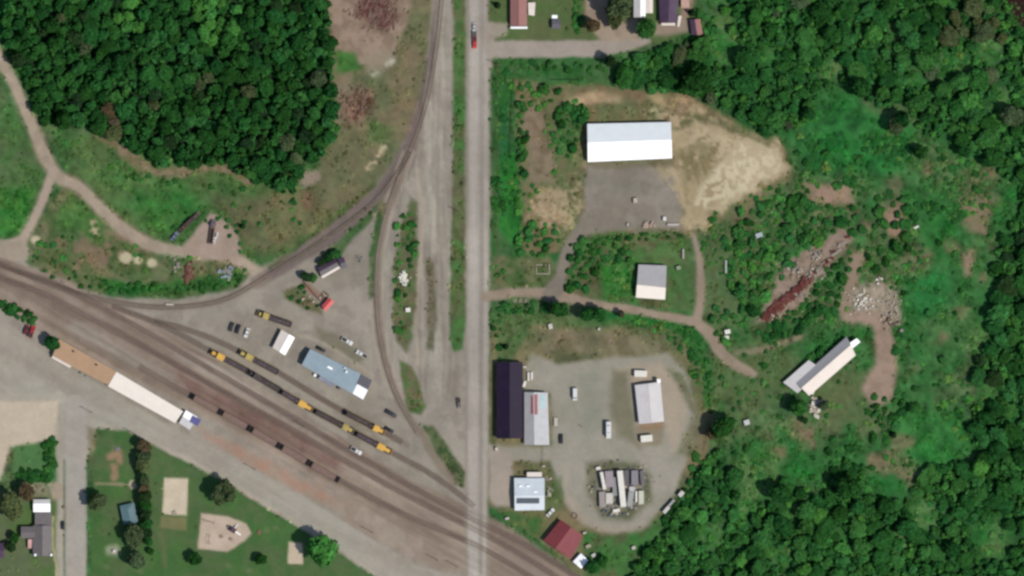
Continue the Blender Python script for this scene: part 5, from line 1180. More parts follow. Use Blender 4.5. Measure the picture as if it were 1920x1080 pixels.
def table(px, py, label, m):
    r = empty('picnic_table', W(px, py), random.uniform(0, 3)); tag(r, label, 'picnic table')
    MB().box(-1, 1, -.4, .4, .72, .78).build('tabletop', m, r)
    for s in (-1, 1):
        MB().box(-1, 1, s * .8 - .15, s * .8 + .15, .42, .47).build('seat', m, r)
        MB().box(s * .7 - .05, s * .7 + .05, -.8, .8, 0, .41).build('leg', m, r)
table(486, 998, 'orange-brown picnic table on the grass east of the playground', m_wall_b)
table(327, 961, 'pale picnic bench at the south end of the sand court', m_deb)
table(221, 842, 'grey picnic table on the rounded lawn corner', m_wall_g)
mo = empty('monument', W(214, 1033)); tag(mo, 'small white monument on a pale pad in the park lawn', 'monument')
MB().box(-1.2, 1.2, -1.2, 1.2, .12, .3).build('plinth', m_deb, mo); MB().box(-.7, .7, -.7, .7, .302, 1.5, tx=.2, ty=.2).build('block', m_slide, mo)

# ------------------------------------------------------------------ vegetation meshes
def ico(sub=1):
    import bmesh
    bm = bmesh.new(); bmesh.ops.create_icosphere(bm, subdivisions=sub, radius=1.0)
    V = np.array([v.co[:] for v in bm.verts]); F = np.array([[v.index for v in f.verts] for f in bm.faces]); bm.free()
    return V, F
ICO = ico(1)
def foliage(seed, nleaf, lobes, leaf, squash=.85, conifer=False, spread=.55):
    """unit crown (radius about 1, centred at the origin) of small leaf-clump faces on uneven lobes -> V, triangles, tint"""
    r = np.random.default_rng(seed); Ls = []
    if conifer:
        for k in range(6): Ls.append((np.array([r.normal(0, .06), r.normal(0, .06), -1.0 + .55 * k]), .92 - .15 * k, .5))
    else:
        Ls.append((np.zeros(3), .66, squash))
        for k in range(lobes):
            a = 2 * math.pi * (k + r.uniform(-.3, .3)) / lobes; d = r.uniform(.7, 1.1) * spread
            Ls.append((np.array([d * math.cos(a), d * math.sin(a), r.uniform(-.25, .32) * squash]), r.uniform(.3, .5), squash))
        for k in range(max(1, lobes // 3)):
            Ls.append((np.array([r.normal(0, .25), r.normal(0, .25), r.uniform(.3, .55) * squash]), r.uniform(.28, .42), squash))
    area = np.array([l[1] ** 2 for l in Ls]); area /= area.sum()
    P, Nn, tone = [], [], []
    ltone = r.uniform(.82, 1.2, len(Ls))
    for li, (c, rad, sq) in enumerate(Ls):
        n = int(nleaf * area[li] * 1.6); d = r.normal(size=(n, 3)); d /= np.linalg.norm(d, axis=1)[:, None]
        p = c + d * np.array([1, 1, sq]) * rad * r.uniform(.84, 1.08, (n, 1))
        keep = p[:, 2] > -.75 * squash if not conifer else np.ones(n, bool)
        for lj, (c2, r2, s2) in enumerate(Ls):
            if lj != li: keep &= np.linalg.norm((p - c2) / np.array([1, 1, s2]), axis=1) > r2 * .82
        P.append(p[keep]); Nn.append(d[keep]); tone.append(np.full(keep.sum(), ltone[li]))
    P = np.concatenate(P); Nn = np.concatenate(Nn); tone = np.concatenate(tone)
    Nn = Nn + r.normal(0, .52, Nn.shape) + np.array([0, 0, .42]); Nn /= np.linalg.norm(Nn, axis=1)[:, None]
    u = np.cross(Nn, r.normal(size=Nn.shape)); u /= np.linalg.norm(u, axis=1)[:, None]; v = np.cross(Nn, u)
    s = leaf * r.uniform(.6, 1.25, (len(P), 1))
    q = [P + (u * a + v * b) * s + Nn * s * e for a, b, e in ((-1, -.5, -.15), (.2, -.95, .1), (1, .25, -.15), (-.2, .95, .1))]
    n = len(P); V = np.stack(q, 1).reshape(-1, 3); b4 = np.arange(n)[:, None] * 4
    F = np.concatenate([b4 + np.array([0, 1, 2]), b4 + np.array([0, 2, 3])])
    tint = np.repeat(tone * r.uniform(.75, 1.25, n), 4)
    hue = np.repeat(r.uniform(-.1, .1, n), 4)
    T = np.stack([tint * (1 + hue), tint, tint * (1 - hue * .5)], 1)
    for li, (c, rad, sq) in enumerate(Ls):
        iv = ICO[0] * (1 + r.normal(0, .07, (len(ICO[0]), 1)))
        F = np.concatenate([F, ICO[1] + len(V)]); V = np.concatenate([V, c + iv * np.array([1, 1, sq]) * rad * .84])
        T = np.concatenate([T, np.full((len(ICO[0]), 3), ltone[li])])
    return V.astype(np.float32), F, T
m_leaf = objcol_mat('foliage', rough=0.9, spec=0.0, attr='tint')
m_leafs = attr_mat('foliage_mass', 'tint', [(1.3, .12)], rough=.9, spec=.0)
m_bark = mat('bark', alb(96, 84, 70), rough=.95, var=.25, scale=2)
BIG = [foliage(100 + k, 620, 6 + k % 4, .115 + .01 * (k % 3), .8 + .05 * (k % 4)) for k in range(9)]
LOW = [foliage(200 + k, 200, 5 + k % 3, .2, .85) for k in range(7)]
CON = [foliage(300 + k, 520, 0, .13, 1.0, True) for k in range(3)]
SHR = [foliage(400 + k, 240, 4 + k % 4, .19, .75, spread=.62) for k in range(7)]
MIN = [foliage(500 + k, 90, 3 + k % 3, .27, .7, spread=.62) for k in range(7)]
big_me = [np_mesh('crown', V + np.array([0, 0, 1.3]), F, m_leaf, {'tint': T}) for V, F, T in BIG]
con_me = [np_mesh('crown', V + np.array([0, 0, 1.3]), F, m_leaf, {'tint': T}) for V, F, T in CON]
shr_me = [np_mesh('shrub', V + np.array([0, 0, .55]), F, m_leaf, {'tint': T}) for V, F, T in SHR]
tr = MB(); tr.bar((0, 0, 0), (.02, .01, .6), .11, 8, .075); tr.bar((.02, .01, .6), (0, 0, 1.5), .075, 6, .03)
for k in range(5):
    a0 = k * 1.26; tr.bar((.02, .01, .5 + .1 * k), (.5 * math.cos(a0), .5 * math.sin(a0), 1.1 + .1 * k), .04, 5, .015)
_t = tr.build('trunk', m_bark); trunk_me = _t.data; bpy.data.objects.remove(_t)

TONE = {'dark green': (0.0164, 0.0672, 0.0150), 'deep green': (0.0214, 0.0888, 0.0197), 'mid green': (0.0328, 0.1176, 0.0281), 'bright green': (0.0504, 0.1704, 0.0337),
        'grey-green': (0.0605, 0.0840, 0.0356), 'blackish green': (0.0176, 0.0408, 0.0140), 'brownish': (0.0857, 0.0672, 0.0374), 'yellow-green': (0.0781, 0.1680, 0.0421)}
def tone_of(t):
    c = TONE[t]; f = random.uniform(.72, 1.06); h = random.uniform(-.12, .12)
    return (c[0] * f * (1 + h), c[1] * f, c[2] * f * (1 - h))
def inside(x, y, P): return float(sd_poly(np.array([x]), np.array([y]), P)[0]) > 0
def scatter(P, spacing, seed, jitter=1.0, avoid=()):
    r = np.random.default_rng(seed); P = np.asarray(P, float); lo, hi = P.min(0), P.max(0)
    lo = np.maximum(lo, (-70, -70)); hi = np.minimum(hi, (1990, 1150))
    cell = spacing; grid = {}; out_ = []
    n = int((hi[0] - lo[0]) * (hi[1] - lo[1]) / spacing ** 2 * 9)
    X = r.uniform(lo[0], hi[0], n); Y = r.uniform(lo[1], hi[1], n); ok = sd_poly(X, Y, P) > 0
    for q in avoid: ok &= sd_poly(X, Y, q) < -4
    for x, y in zip(X[ok], Y[ok]):
        i, j = int(x // cell), int(y // cell); good = True
        for a in (-1, 0, 1):
            for b in (-1, 0, 1):
                for p in grid.get((i + a, j + b), ()):
                    if (p[0] - x) ** 2 + (p[1] - y) ** 2 < spacing ** 2: good = False
        if good: grid.setdefault((i, j), []).append((x, y)); out_.append((x, y))
    return out_
def near(x, y, marks):
    return min(marks, key=lambda m_: (m_[1] - x) ** 2 + (m_[2] - y) ** 2)[0]

trees = []     # x, y, radius px, tone, height factor, where
GAPS = [(1425, 890, 46), (1490, 965, 26), (1400, 950, 24), (1735, 965, 30), (1335, 1005, 26), (1865, 1010, 38), (1580, 1010, 22), (1690, 1020, 22), (1470, 1045, 20),
        (1362, 90, 30), (1355, 40, 20), (1855, 90, 30), (1785, 125, 32), (1565, 130, 24), (1690, 60, 22), (1440, 105, 18), (1880, 190, 26), (1720, 150, 20), (1840, 620, 26), (1850, 740, 22)]
def in_gap(x, y): return any((x - a) ** 2 + (y - b) ** 2 < r * r for a, b, r in GAPS)
def wood(P, spacing, rmin, rmax, seed, tones, where, marks, bright=(), hz=(0.6, 1.15)):
    for x, y in scatter(P, spacing, seed):
        if in_gap(x, y) and random.random() < .85: continue
        t = random.choices([q[0] for q in tones], [q[1] for q in tones])[0]
        for bx, by, br, bt in bright:
            if (x - bx) ** 2 + (y - by) ** 2 < br ** 2 and random.random() < .8: t = bt
        u = random.random(); rad = rmin + (rmax - rmin) * u ** 1.6
        trees.append((x, y, rad, t, random.uniform(*hz), where, near(x, y, marks)))
wood(F1, 19.5, 11, 20, 1, (('dark green', 5), ('deep green', 5), ('mid green', 1.4), ('blackish green', .6), ('grey-green', .25)), 'the dense western wood',
     [('close to the gravel path', 70, 180), ('close to the pale brush strip', 260, 290), ('close to the dirt clearing', 612, 150), ('at its southern tip', 540, 330), ('in its middle', 320, 140), ('near its centre east', 470, 180), ('on its top side', 200, 10), ('on its top side', 450, 10), ('in its western half', 180, 130)],
     [(252, 32, 36, 'bright green'), (405, 38, 44, 'bright green'), (228, 182, 22, 'mid green'), (12, 20, 20, 'bright green'), (596, 215, 26, 'mid green'), (205, 212, 20, 'brownish'), (380, 140, 16, 'grey-green'), (120, 120, 16, 'mid green')])
wood(F2, 24, 9, 25, 2, (('dark green', 2), ('deep green', 4), ('mid green', 6), ('grey-green', .7), ('bright green', 1.6)), 'the north-eastern wood',
     [('close to the houses', 1330, 80), ('above the straw lot', 1420, 230), ('by the river corner', 1880, 60), ('above the open meadow', 1600, 170), ('on its top side', 1500, 10), ('in its middle', 1600, 90), ('toward the eastern side', 1840, 230), ('on its top side near the river', 1740, 20), ('behind the hedge of the warehouse lot', 1230, 130)],
     [(1350, 90, 30, 'bright green'), (1370, 40, 25, 'bright green'), (1890, 95, 40, 'bright green'), (1820, 60, 60, 'grey-green'), (1690, 60, 30, 'mid green'), (1780, 100, 30, 'yellow-green'), (1560, 120, 22, 'mid green'), (1450, 150, 60, 'deep green'), (1560, 30, 50, 'dark green')], hz=(.4, .85))
wood(F3, 23, 11, 25, 3, (('dark green', 5), ('deep green', 4), ('mid green', 2.4), ('blackish green', 1)), 'the eastern wood edge',
     [('beside the far meadow', 1860, 480), ('in its lower part', 1870, 800), ('in its upper part', 1910, 380), ('at its middle', 1880, 640)],
     [(1825, 620, 30, 'bright green'), (1900, 740, 26, 'mid green')], hz=(.45, .75))
wood(F4, 23, 9, 23, 4, (('dark green', 2.4), ('deep green', 5), ('mid green', 5), ('bright green', 1.1)), 'the south-eastern wood',
     [('by the scrap island slope', 1290, 960), ('at its northern fringe', 1460, 930), ('on its lower side', 1350, 1060), ('at the foot of the dry meadow', 1680, 950), ('in its eastern corner', 1860, 960), ('on its lower side centre', 1600, 1060), ('on its lower eastern side', 1800, 1060)],
     [(1500, 990, 40, 'mid green'), (1740, 960, 30, 'bright green'), (1320, 1000, 26, 'bright green'), (1860, 1010, 34, 'bright green')], hz=(.4, .85))

singles = [  # x, y, r px, tone, hz, label
    (606, 1029, 34, 'bright green', 1.0, 'large bright green tree on the park corner beside the town street'),
    (272, 836, 16, 'brownish', 1.0, 'dull brownish tree at the top of the park row'),
    (271, 854, 15, 'grey-green', 1.0, 'grey-green tree second from the top of the park row'),
    (269, 872, 17, 'grey-green', 1.0, 'dark mottled tree in the park row just above the path'),
    (268, 886, 12, 'blackish green', 1.0, 'blackish tree in the park row touching the path'),
    (272, 902, 12, 'grey-green', 1.0, 'small grey-green tree bridging the gap where the path meets the park row'),
    (271, 916, 13, 'brownish', 1.0, 'brown-topped tree in the park row just below the path'),
    (273, 930, 15, 'blackish green', 1.0, 'blackish tree in the park row beside the pavilion corner'),
    (274, 948, 14, 'dark green', 1.0, 'dark green tree right beside the pavilion'),
    (273, 964, 14, 'blackish green', 1.0, 'blackish tree in the park row level with the pavilion middle'),
    (275, 980, 14, 'dark green', 1.0, 'dark green tree in the park row level with the pavilion end'),
    (276, 996, 13, 'blackish green', 1.0, 'blackish tree in the park row by the bare court strip'),
    (279, 1014, 11, 'dark green', 1.0, 'slim dark green tree at the foot of the park row'),
    (282, 1034, 8, 'dark green', .9, 'little dark tree trailing below the park row'),
    (252, 1004, 23, 'grey-green', .9, 'broad grey-green tree directly below the pavilion'),
    (257, 1048, 21, 'grey-green', 1.0, 'grey-green tree at the bottom of the park row'),
    (184, 940, 20, 'grey-green', 1.1, 'loose grey-green tree on the park edge by the cross street'),
    (420, 922, 26, 'grey-green', 1.0, 'airy grey-green tree on the park edge above the playground'),
    (366, 1047, 15, 'dark green', .9, 'dark tree at the south-west corner of the playground'),
    (489, 1048, 13, 'dark green', .9, 'slim dark tree alone in the southern park lawn'),
    (24, 948, 27, 'grey-green', 1.0, 'large dull tree at the sandy lot edge behind the garage'),
    (50, 922, 20, 'brownish', .9, 'thin brownish tree north of the garage'),
    (20, 1024, 12, 'blackish green', .9, 'blackish tree beside the slate roofed house'),
    (28, 1008, 11, 'dark green', 1.0, 'small dark tree at the wing of the slate roofed house'),
    (98, 644, 18, 'dark green', .9, 'dark tree at the west end of the tan freight house'),
    (575, 519, 12, 'blackish green', .9, 'small blackish tree west of the dark purple hut'),
    (588, 522, 9, 'mid green', .8, 'small green tree between the blackish tree and the purple hut'),
    (604, 492, 9, 'blackish green', .9, 'blackish tree pressed against the back of the purple hut'),
    (617, 483, 9, 'dark green', 1.2, 'dark tree at the back corner of the purple hut'),
    (630, 476, 11, 'mid green', .9, 'mid green tree behind the two huts'),
    (1212, 56, 23, 'mid green', 1.0, 'round green tree below the pale grey house'),
    (1158, 14, 27, 'grey-green', 1.3, 'large dull grey-green tree over the dirt drive'),
    (1152, 38, 18, 'grey-green', 1.2, 'dull grey-green tree at the lower end of the dirt drive'),
    (1110, 48, 17, 'brownish', 1.3, 'brownish dark tree beside the side road'),
    (1144, 116, 13, 'blackish green', 1.7, 'tall blackish tree just south of the side road end'),
    (1312, 148, 31, 'dark green', 1.1, 'big dark round tree at the wood edge above the straw lot'),
    (1290, 164, 20, 'dark green', 1.1, 'dark tree touching the big round one above the straw lot'),
    (1049, 581, 19, 'deep green', 1.2, 'round dark tree south of the dirt track entrance'),
    (1102, 590, 16, 'dark green', 1.2, 'dark tree west of the pair on the dirt track'),
    (1124, 589, 16, 'deep green', 1.2, 'dark tree east of the pair on the dirt track'),
    (1165, 588, 8, 'brownish', 1.4, 'small brown tree at the dirt track edge'),
    (1356, 800, 24, 'dark green', 1.1, 'dark tree at the bend of the fence east of the gravel lot'),
    (1335, 812, 13, 'brownish', 1.2, 'brown tree against the fence bend'),
    (1497, 764, 19, 'deep green', 1.2, 'dark tree at the south-west end of the diagonal barn'),
    (1544, 760, 11, 'grey-green', 1.2, 'grey-green tree beside the white rubble at the barn'),
    (1508, 788, 8, 'dark green', 1.1, 'small dark tree below the diagonal barn'),
    (1590, 912, 26, 'dark green', 1.1, 'large dark tree where the dry meadow meets the southern wood'),
    (1462, 926, 22, 'dark green', 1.1, 'dark tree at the northern fringe of the south-eastern wood'),
    (1112, 1062, 16, 'dark green', 1.1, 'dark tree beside the small white shed'),
    (1130, 1052, 12, 'deep green', 1.0, 'green tree just east of the small white shed'),
    (1680, 235, 20, 'grey-green', 1.0, 'grey-green tree on the open north-eastern meadow'),
    (1688, 225, 20, 'dark green', 1.2, 'dark tree above the open north-eastern meadow'),
    (1615, 165, 22, 'dark green', 1.2, 'dark tree at the top of the open meadow'),
    (1515, 215, 14, 'dark green', 1.2, 'dark tree at the west rim of the open meadow'),
    (1725, 285, 15, 'dark green', 1.1, 'dark tree at the east side of the open meadow'),
    (1805, 285, 14, 'dark green', 1.1, 'dark tree standing near the tan gap in the meadow'),
    (1850, 305, 12, 'dark green', 1.1, 'dark tree east of the tan gap in the meadow'),
    (1708, 765, 10, 'dark green', 1.0, 'small dark tree in the bright south-eastern meadow'),
]
con_singles = [(933, 10, 7, 'blackish green', 1.0, 'narrow blackish conifer beside the rosy brown house'), (1298, 25, 8, 'blackish green', 1.0, 'narrow dark conifer above the mauve shed'),
               (1675, 815, 7, 'blackish green', 1.0, 'small dark conifer in the dry meadow'), (455, 25 + 400, 6, 'dark green', 1.0, 'small dark conifer east of the log truck'), (948, 650, 6, 'blackish green', 1.1, 'small dark conifer north of the black barn')]

shrubs = []
TR_AV = [[(1060, 545), (1120, 555), (1290, 590), (1300, 615), (1100, 590), (1040, 575)], [(1186, 488), (1256, 488), (1256, 566), (1186, 566)]]
def bushes(P, spacing, rmin, rmax, seed, tones, where, avoid=(), p=1.0):
    for x, y in scatter(P, spacing, seed, avoid=avoid):
        if random.random() > p: continue
        t = random.choices([q[0] for q in tones], [q[1] for q in tones])[0]
        shrubs.append((x, y, rmin + (rmax - rmin) * random.random() ** 1.7, t, where))
DK = (('dark green', 2), ('deep green', 4), ('mid green', 4))
MG = (('deep green', 2.5), ('mid green', 4), ('bright green', 3), ('dark green', .6))
RUIN = [[(1425, 606), (1440, 570), (1480, 520), (1530, 470), (1590, 425), (1610, 450), (1560, 500), (1510, 570), (1450, 605)]]
bushes([(1380, 400), (1470, 372), (1560, 385), (1580, 420), (1520, 470), (1440, 560), (1400, 600), (1370, 540)], 15, 5, 15, 21, MG, 'bush in the thicket west of the rusty ruin', RUIN)
bushes([(1440, 612), (1520, 560), (1580, 480), (1600, 480), (1570, 570), (1500, 620), (1440, 640)], 13, 5, 12, 22, DK, 'bush in the thicket east of the rusty ruin', RUIN)
bushes([(1590, 380), (1720, 380), (1700, 480), (1640, 510), (1600, 450)], 17, 5, 13, 23, DK, 'bush in the scrub north of the white rubble')
bushes([(1500, 690), (1530, 655), (1585, 620), (1592, 628), (1520, 672)], 10, 5, 9, 24, DK, 'bush along the back wall of the diagonal barn')
bushes([(1070, 450), (1180, 442), (1186, 490), (1120, 500), (1100, 555), (1065, 545)], 12, 4, 10, 25, DK, 'dark bush in the scrub between forecourt and small shed', TR_AV)
bushes([(1130, 438), (1280, 436), (1280, 448), (1130, 450)], 9, 3, 5.5, 26, DK, 'low bush along the south edge of the forecourt')
bushes([(970, 160), (1050, 170), (1020, 210), (975, 200)], 13, 4, 11, 27, MG, 'bush in the north-west corner of the warehouse lot')
bushes([(1045, 195), (1105, 205), (1095, 225), (1070, 300), (1046, 290)], 12, 4, 11, 28, DK, 'bush west of the warehouse wall')
bushes([(968, 210), (990, 230), (985, 330), (968, 340)], 11, 4, 9, 29, MG, 'bush along the inner side of the roadside fence')
bushes([(968, 360), (990, 420), (1040, 420), (1060, 450), (1010, 480), (970, 480)], 13, 4, 10, 30, MG, 'bush on the dry ground below the warehouse lot')
bushes([(1000, 118), (1135, 120), (1135, 132), (1000, 134)], 11, 4, 8, 31, DK, 'shrub in the row south of the side road')
bushes([(1150, 140), (1250, 110), (1330, 90), (1330, 170), (1180, 168)], 14, 6, 13, 32, MG, 'bush in the thicket between side road and warehouse lot')
bushes([(1690, 340), (1880, 340), (1860, 560), (1820, 780), (1690, 760), (1680, 620), (1700, 500)], 32, 4, 10, 33, DK, 'scattered bush in the eastern meadow', p=.75)
bushes([(1490, 250), (1690, 300), (1690, 340), (1500, 330)], 20, 3, 8, 34, DK, 'small bush in the open north-eastern meadow', p=.7)
bushes([(1350, 830), (1480, 860), (1600, 800), (1650, 820), (1640, 900), (1540, 900), (1440, 930)], 22, 4, 10, 35, DK, 'scattered bush in the meadow below the diagonal barn', p=.7)
bushes([(1640, 740), (1700, 740), (1690, 800), (1630, 790)], 14, 5, 11, 36, DK, 'bush in the clump east of the diagonal barn')
bushes([(180, 528), (330, 535), (460, 505), (455, 530), (330, 552), (200, 548)], 11, 3.5, 7.5, 37, DK, 'low bush on the green bank above the western curve')
bushes([(60, 480), (160, 500), (170, 540), (110, 530), (60, 490)], 16, 3, 7, 38, DK, 'low bush in the west tip of the verge', p=.8)
bushes([(0, 560), (68, 594), (64, 610), (0, 578)], 8, 5, 9, 39, DK, 'hedge bush in the strip beside the town street')
bushes([(745, 400), (775, 400), (780, 480), (745, 640), (740, 520)], 12, 3, 9, 40, MG, 'weedy bush between the yard lanes')
bushes([(932, 570), (1040, 572), (1040, 586), (932, 584)], 10, 4, 8, 41, DK, 'bush along the south side of the dirt track entrance')
bushes([(924, 590), (940, 590), (938, 676), (926, 676)], 12, 4, 7, 42, DK, 'bush beside the main road north of the black barn')
bushes([(1300, 850), (1330, 870), (1300, 930), (1250, 985), (1240, 975), (1290, 910)], 11, 5, 10, 43, DK, 'dark bush on the wood rim east of the scrap island')
bushes([(1330, 560), (1400, 600), (1440, 640), (1400, 640), (1340, 640)], 18, 4, 10, 44, MG, 'bush near the dirt track fork', p=.6)
bushes([(250, 340), (520, 360), (560, 400), (480, 440), (320, 400)], 26, 3, 7, 45, MG, 'low bush in the grass below the western wood', p=.5)
bushes([(405, 405), (445, 420), (455, 480), (446, 470)], 12, 4, 8, 46, DK, 'dark bush on the rim of the turning place')
bushes([(852, 20), (862, 20), (862, 320), (854, 320)], 26, 2.5, 4.5, 47, DK, 'tiny dark bush on the road verge', p=.6)
bushes([(84, 824), (104, 822), (104, 894), (92, 894)], 8, 6, 9, 48, (('deep green', 3), ('mid green', 2)), 'hedge bush along the cross street beside the sandy lot')
bushes([(36, 878), (92, 886), (92, 902), (36, 902)], 9, 6, 10, 49, (('dark green', 2), ('deep green', 2)), 'hedge bush between the small lawn and the garage')
bushes([(1075, -50), (1090, -50), (1090, 58), (1078, 60)], 7, 5, 7.5, 50, (('mid green', 3), ('bright green', 2)), 'bush in the tall hedge between the northern gardens')
bushes([(1300, 20), (1340, 30), (1340, 90), (1325, 70)], 12, 6, 11, 51, (('bright green', 3), ('mid green', 3)), 'light green bush beside the mauve shed')
bushes([(1320, 690), (1335, 700), (1340, 780), (1328, 780)], 10, 3, 6, 52, DK, 'low bush along the fence east of the gravel lot')
bushes([(560, 530), (602, 580), (590, 585), (540, 560)], 11, 3, 6, 53, DK, 'low bush below the rusty fence')

ORD = ['westernmost', 'second', 'third', 'fourth', 'fifth', 'sixth', 'seventh', 'eighth', 'ninth', 'tenth', 'eleventh', 'twelfth', 'thirteenth', 'fourteenth', 'fifteenth', 'sixteenth', 'seventeenth', 'eighteenth', 'nineteenth', 'twentieth']
def order_labels(objs):
    """things that share a description are told apart by their order from west to east"""
    by = {}
    for o in objs: by.setdefault(o['label'], []).append(o)
    for lb, os_ in by.items():
        if len(os_) == 1:
            if 'group' in os_[0]: del os_[0]['group']
            continue
        os_.sort(key=lambda o: o.location.x)
        for k, o in enumerate(os_):
            o['group'] = lb.replace(' tree ', ' trees ').replace(' bush ', ' bushes ')
            n = len(os_)
            if k == n - 1: o['label'] = lb + ', eastmost'
            elif k < len(ORD): o['label'] = lb + (', westernmost' if k == 0 else ', %s from west' % ORD[k])
            while len(o['label'].split()) > 16 and ' the ' in o['label']: o['label'] = o['label'].replace(' the ', ' ', 1)
made = []
# build: singles first, then the widest of the woods as trees of their own, the rest as one mass
def plant_tree(x, y, rpx, tone, hz, label, group=None, conifer=False, k=0):
    r = empty('conifer_tree' if conifer else 'broadleaf_tree', W(x, y), random.uniform(0, 6.28)); tag(r, label, 'tree', group)
    s = rpx * S / 1.05; e_ = random.uniform(.86, 1.16); r.scale = (s * e_, s / e_, s * hz)
    c = link('crown', (con_me if conifer else big_me)[k % (3 if conifer else 9)], r); c.color = (*tone_of(tone), 1)
    link('trunk', trunk_me, r)
    made.append(r)
for k, q in enumerate(singles): plant_tree(*q[:6], k=k)
for k, q in enumerate(con_singles): plant_tree(*q[:6], conifer=True, k=k)
inframe = lambda t: -5 < t[0] < 1925 and -5 < t[1] < 1085
near_s = lambda t: any((t[0] - s[0]) ** 2 + (t[1] - s[1]) ** 2 < (s[2] * .8) ** 2 for s in singles)
trees = [t for t in trees if not near_s(t) and not (t[0] > 1868 and t[1] < 60 and t[0] - 1868 > (t[1]) * .5)]
order = sorted(trees, key=lambda t: (not inframe(t), -t[2]))
NT = 300 - len(singles)
for k, (x, y, rad, tone, hz, where, mark) in enumerate(order[:NT]):
    size = 'broad' if rad > 17.5 else 'medium'
    lb = f'{size} {tone} tree, {where[4:]} {mark}'
    plant_tree(x, y, rad, tone, hz, lb, f'{size} {tone} trees of {where} {mark}', k=k)
def mass(name, items, lib, zoff, label, cat=None):
    Vs, Fs, Ts = [], [], []; n0 = 0
    for x, y, rad, tone, hz in items:
        V, F, T = lib[random.randrange(len(lib))]; s = rad * S / 1.05; V = V * np.array([random.uniform(.8, 1.25), 1, 1]); a = random.uniform(0, 6.28); ca, sa = math.cos(a), math.sin(a)
        P = V + np.array([0, 0, zoff]); p = W(x, y)
        Vs.append(np.stack([p.x + s * (P[:, 0] * ca - P[:, 1] * sa), p.y + s * (P[:, 0] * sa + P[:, 1] * ca), s * hz * P[:, 2]], 1))
        Fs.append(F + n0); n0 += len(V); Ts.append(T * np.array(tone_of(tone)))
    o = link(name, np_mesh(name, np.concatenate(Vs), np.concatenate(Fs), m_leafs, {'tint': np.concatenate(Ts)}))
    o['kind'] = 'stuff'; o['label'] = label
    return o
mass('woodland_canopy', [t[:5] for t in order[NT:]], LOW, 1.3, 'closed canopy of smaller trees filling the woods')
# light understorey fills the gaps of the woods
us = []
for F_, sd in ((F1, 61), (F2, 62), (F3, 63), (F4, 64)):
    for x, y in scatter(F_, 12.5, sd):
        if in_gap(x, y):
            if random.random() < .45: us.append((x, y, random.uniform(3, 8), random.choice(('mid green', 'bright green', 'yellow-green')), random.uniform(.3, .6)))
            continue
        us.append((x, y, random.uniform(6, 11), random.choice(('dark green', 'deep green', 'mid green') if sd == 61 else ('deep green', 'mid green', 'mid green', 'bright green')), random.uniform(1.0, 1.9) if sd == 61 else random.uniform(.8, 1.3)))
mass('woodland_understorey', us, MIN, .6, 'leafy understorey between the woodland trees')
shrubs = [s for s in shrubs if not any((s[0] - q[0]) ** 2 + (s[1] - q[1]) ** 2 < (q[2] * .7) ** 2 for q in singles)]
so_ = sorted(shrubs, key=lambda t: (not inframe(t), -t[2]))
for k, (x, y, rad, tone, where) in enumerate(so_[:300]):
    o = link('shrub', shr_me[k % 7]); o.location = W(x, y); s = rad * S; e_ = random.uniform(.75, 1.3); o.scale = (s * e_, s / e_, s * random.uniform(.5, 1.0)); o.rotation_euler = (0, 0, random.uniform(0, 6.28))
    o.color = (*tone_of(tone), 1)
    size = 'large' if rad > 9 else 'small'
    tag(o, f'{size} {tone} {where}', 'bush', 'x'); made.append(o)
scrub = [(x, y, rad, tone, random.uniform(.5, 1.0)) for x, y, rad, tone, where in so_[300:]]
NOSCRUB = [(1330, 640), (1480, 636), (1520, 690), (1650, 700), (1650, 810), (1540, 850), (1340, 850), (1335, 720)]
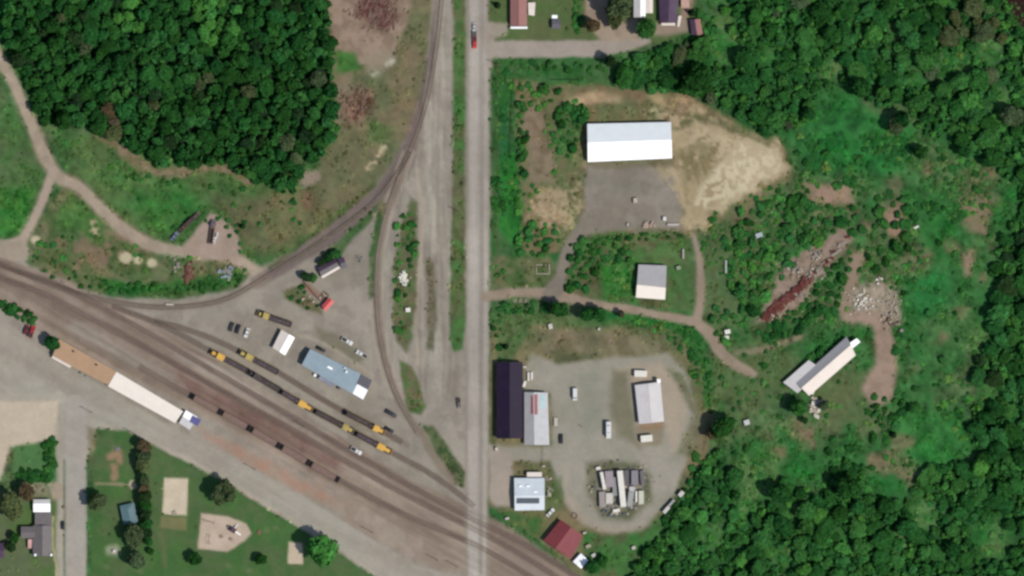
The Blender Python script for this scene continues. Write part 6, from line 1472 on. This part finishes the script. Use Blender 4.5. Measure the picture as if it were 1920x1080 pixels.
for P_, sp in (([(1290, 400), (1480, 340), (1490, 250), (1700, 250), (1900, 340), (1880, 560), (1830, 680), (1840, 860), (1640, 930), (1480, 920), (1340, 850), (1335, 640), (1330, 500)], 9), ([(1064, 450), (1180, 442), (1190, 570), (1060, 545)], 9), ([(966, 155), (1095, 165), (1090, 230), (1040, 300), (1050, 440), (975, 475)], 10),
               ([(90, 236), (250, 282), (400, 320), (540, 365), (640, 330), (560, 430), (400, 400), (320, 440), (200, 390)], 12), ([(100, 420), (250, 460), (460, 505), (330, 552), (110, 530), (50, 490)], 11), ([(926, 120), (960, 120), (970, 470), (930, 530)], 10), ([(1150, 110), (1330, 80), (1340, 175), (1140, 165)], 9), ([(1320, 840), (1340, 860), (1250, 990), (1200, 1040)], 9), ([(1190, 600), (1300, 620), (1335, 700), (1310, 720), (1262, 640)], 9)):
    for x, y in scatter(P_, sp, int(P_[0][0])):
        i_, j_ = min(NX - 1, int(np.searchsorted(gx, x))), min(NY - 1, int(np.searchsorted(gy, y)))
        if VEG[i_, j_] < .25 or NZ[60][i_, j_] + .35 * (NZ[20][i_, j_] - .5) < .45 + .14 * random.random(): continue
        if random.random() < (.8 if inside(x, y, NOSCRUB) else .6 if x < 700 else .3 if x > 1640 else .1): continue
        if any((x - q[0]) ** 2 + (y - q[1]) ** 2 < 60 for q in so_[:300]): continue
        scrub.append((x, y, random.uniform(3, 5) + 6 * random.random() ** 3, random.choice(('mid green', 'mid green', 'bright green', 'deep green', 'yellow-green', 'deep green')), random.uniform(.3, .6)))
mass('low_scrub', scrub, MIN, .45, 'smaller bushes and rank growth merging through the scrub')

order_labels(made)
# ------------------------------------------------------------------ undergrowth tufts
N_T = 46000
r_ = np.random.default_rng(5)
X = r_.uniform(-40, 1960, N_T * 3); Y = r_.uniform(-40, 1120, N_T * 3)
ii = np.clip(np.searchsorted(gx, X), 0, NX - 1); jj = np.clip(np.searchsorted(gy, Y), 0, NY - 1)
clump = fbm(X, Y, 30, 17, 3)
ok = r_.random(N_T * 3) < VEG[ii, jj] * sstep(.4, .62, clump) * 1.3
X, Y, ii, jj = X[ok][:N_T], Y[ok][:N_T], ii[ok][:N_T], jj[ok][:N_T]
col = C[ii, jj] * r_.uniform(.6, 1.35, (len(X), 1)) * np.array([.92, 1.0, .84])
n = len(X); base = np.stack([(X - 960) * S, (540 - Y) * S, np.zeros(n)], 1)
s = .22 + .95 * r_.random(n) ** 2.2; h = s * r_.uniform(.45, 1.1, n); a0 = r_.uniform(0, 6.28, n)
ringv = [base + np.stack([s * np.cos(a0 + k * 1.2566) * r_.uniform(.7, 1.3, n), s * np.sin(a0 + k * 1.2566) * r_.uniform(.7, 1.3, n), h * r_.uniform(.0, .25, n)], 1) for k in range(5)]
topv = base + np.stack([r_.normal(0, .12, n) * s, r_.normal(0, .12, n) * s, h], 1)
V = np.stack(ringv + [topv], 1).reshape(-1, 3); b6 = np.arange(n)[:, None] * 6
F = np.concatenate([b6 + np.array([k, (k + 1) % 5, 5]) for k in range(5)])
ug = link('undergrowth', np_mesh('undergrowth', V, F, m_leafs, {'tint': np.repeat(col, 6, axis=0)})); ug['kind'] = 'stuff'; ug['label'] = 'rough grass tufts and weeds'
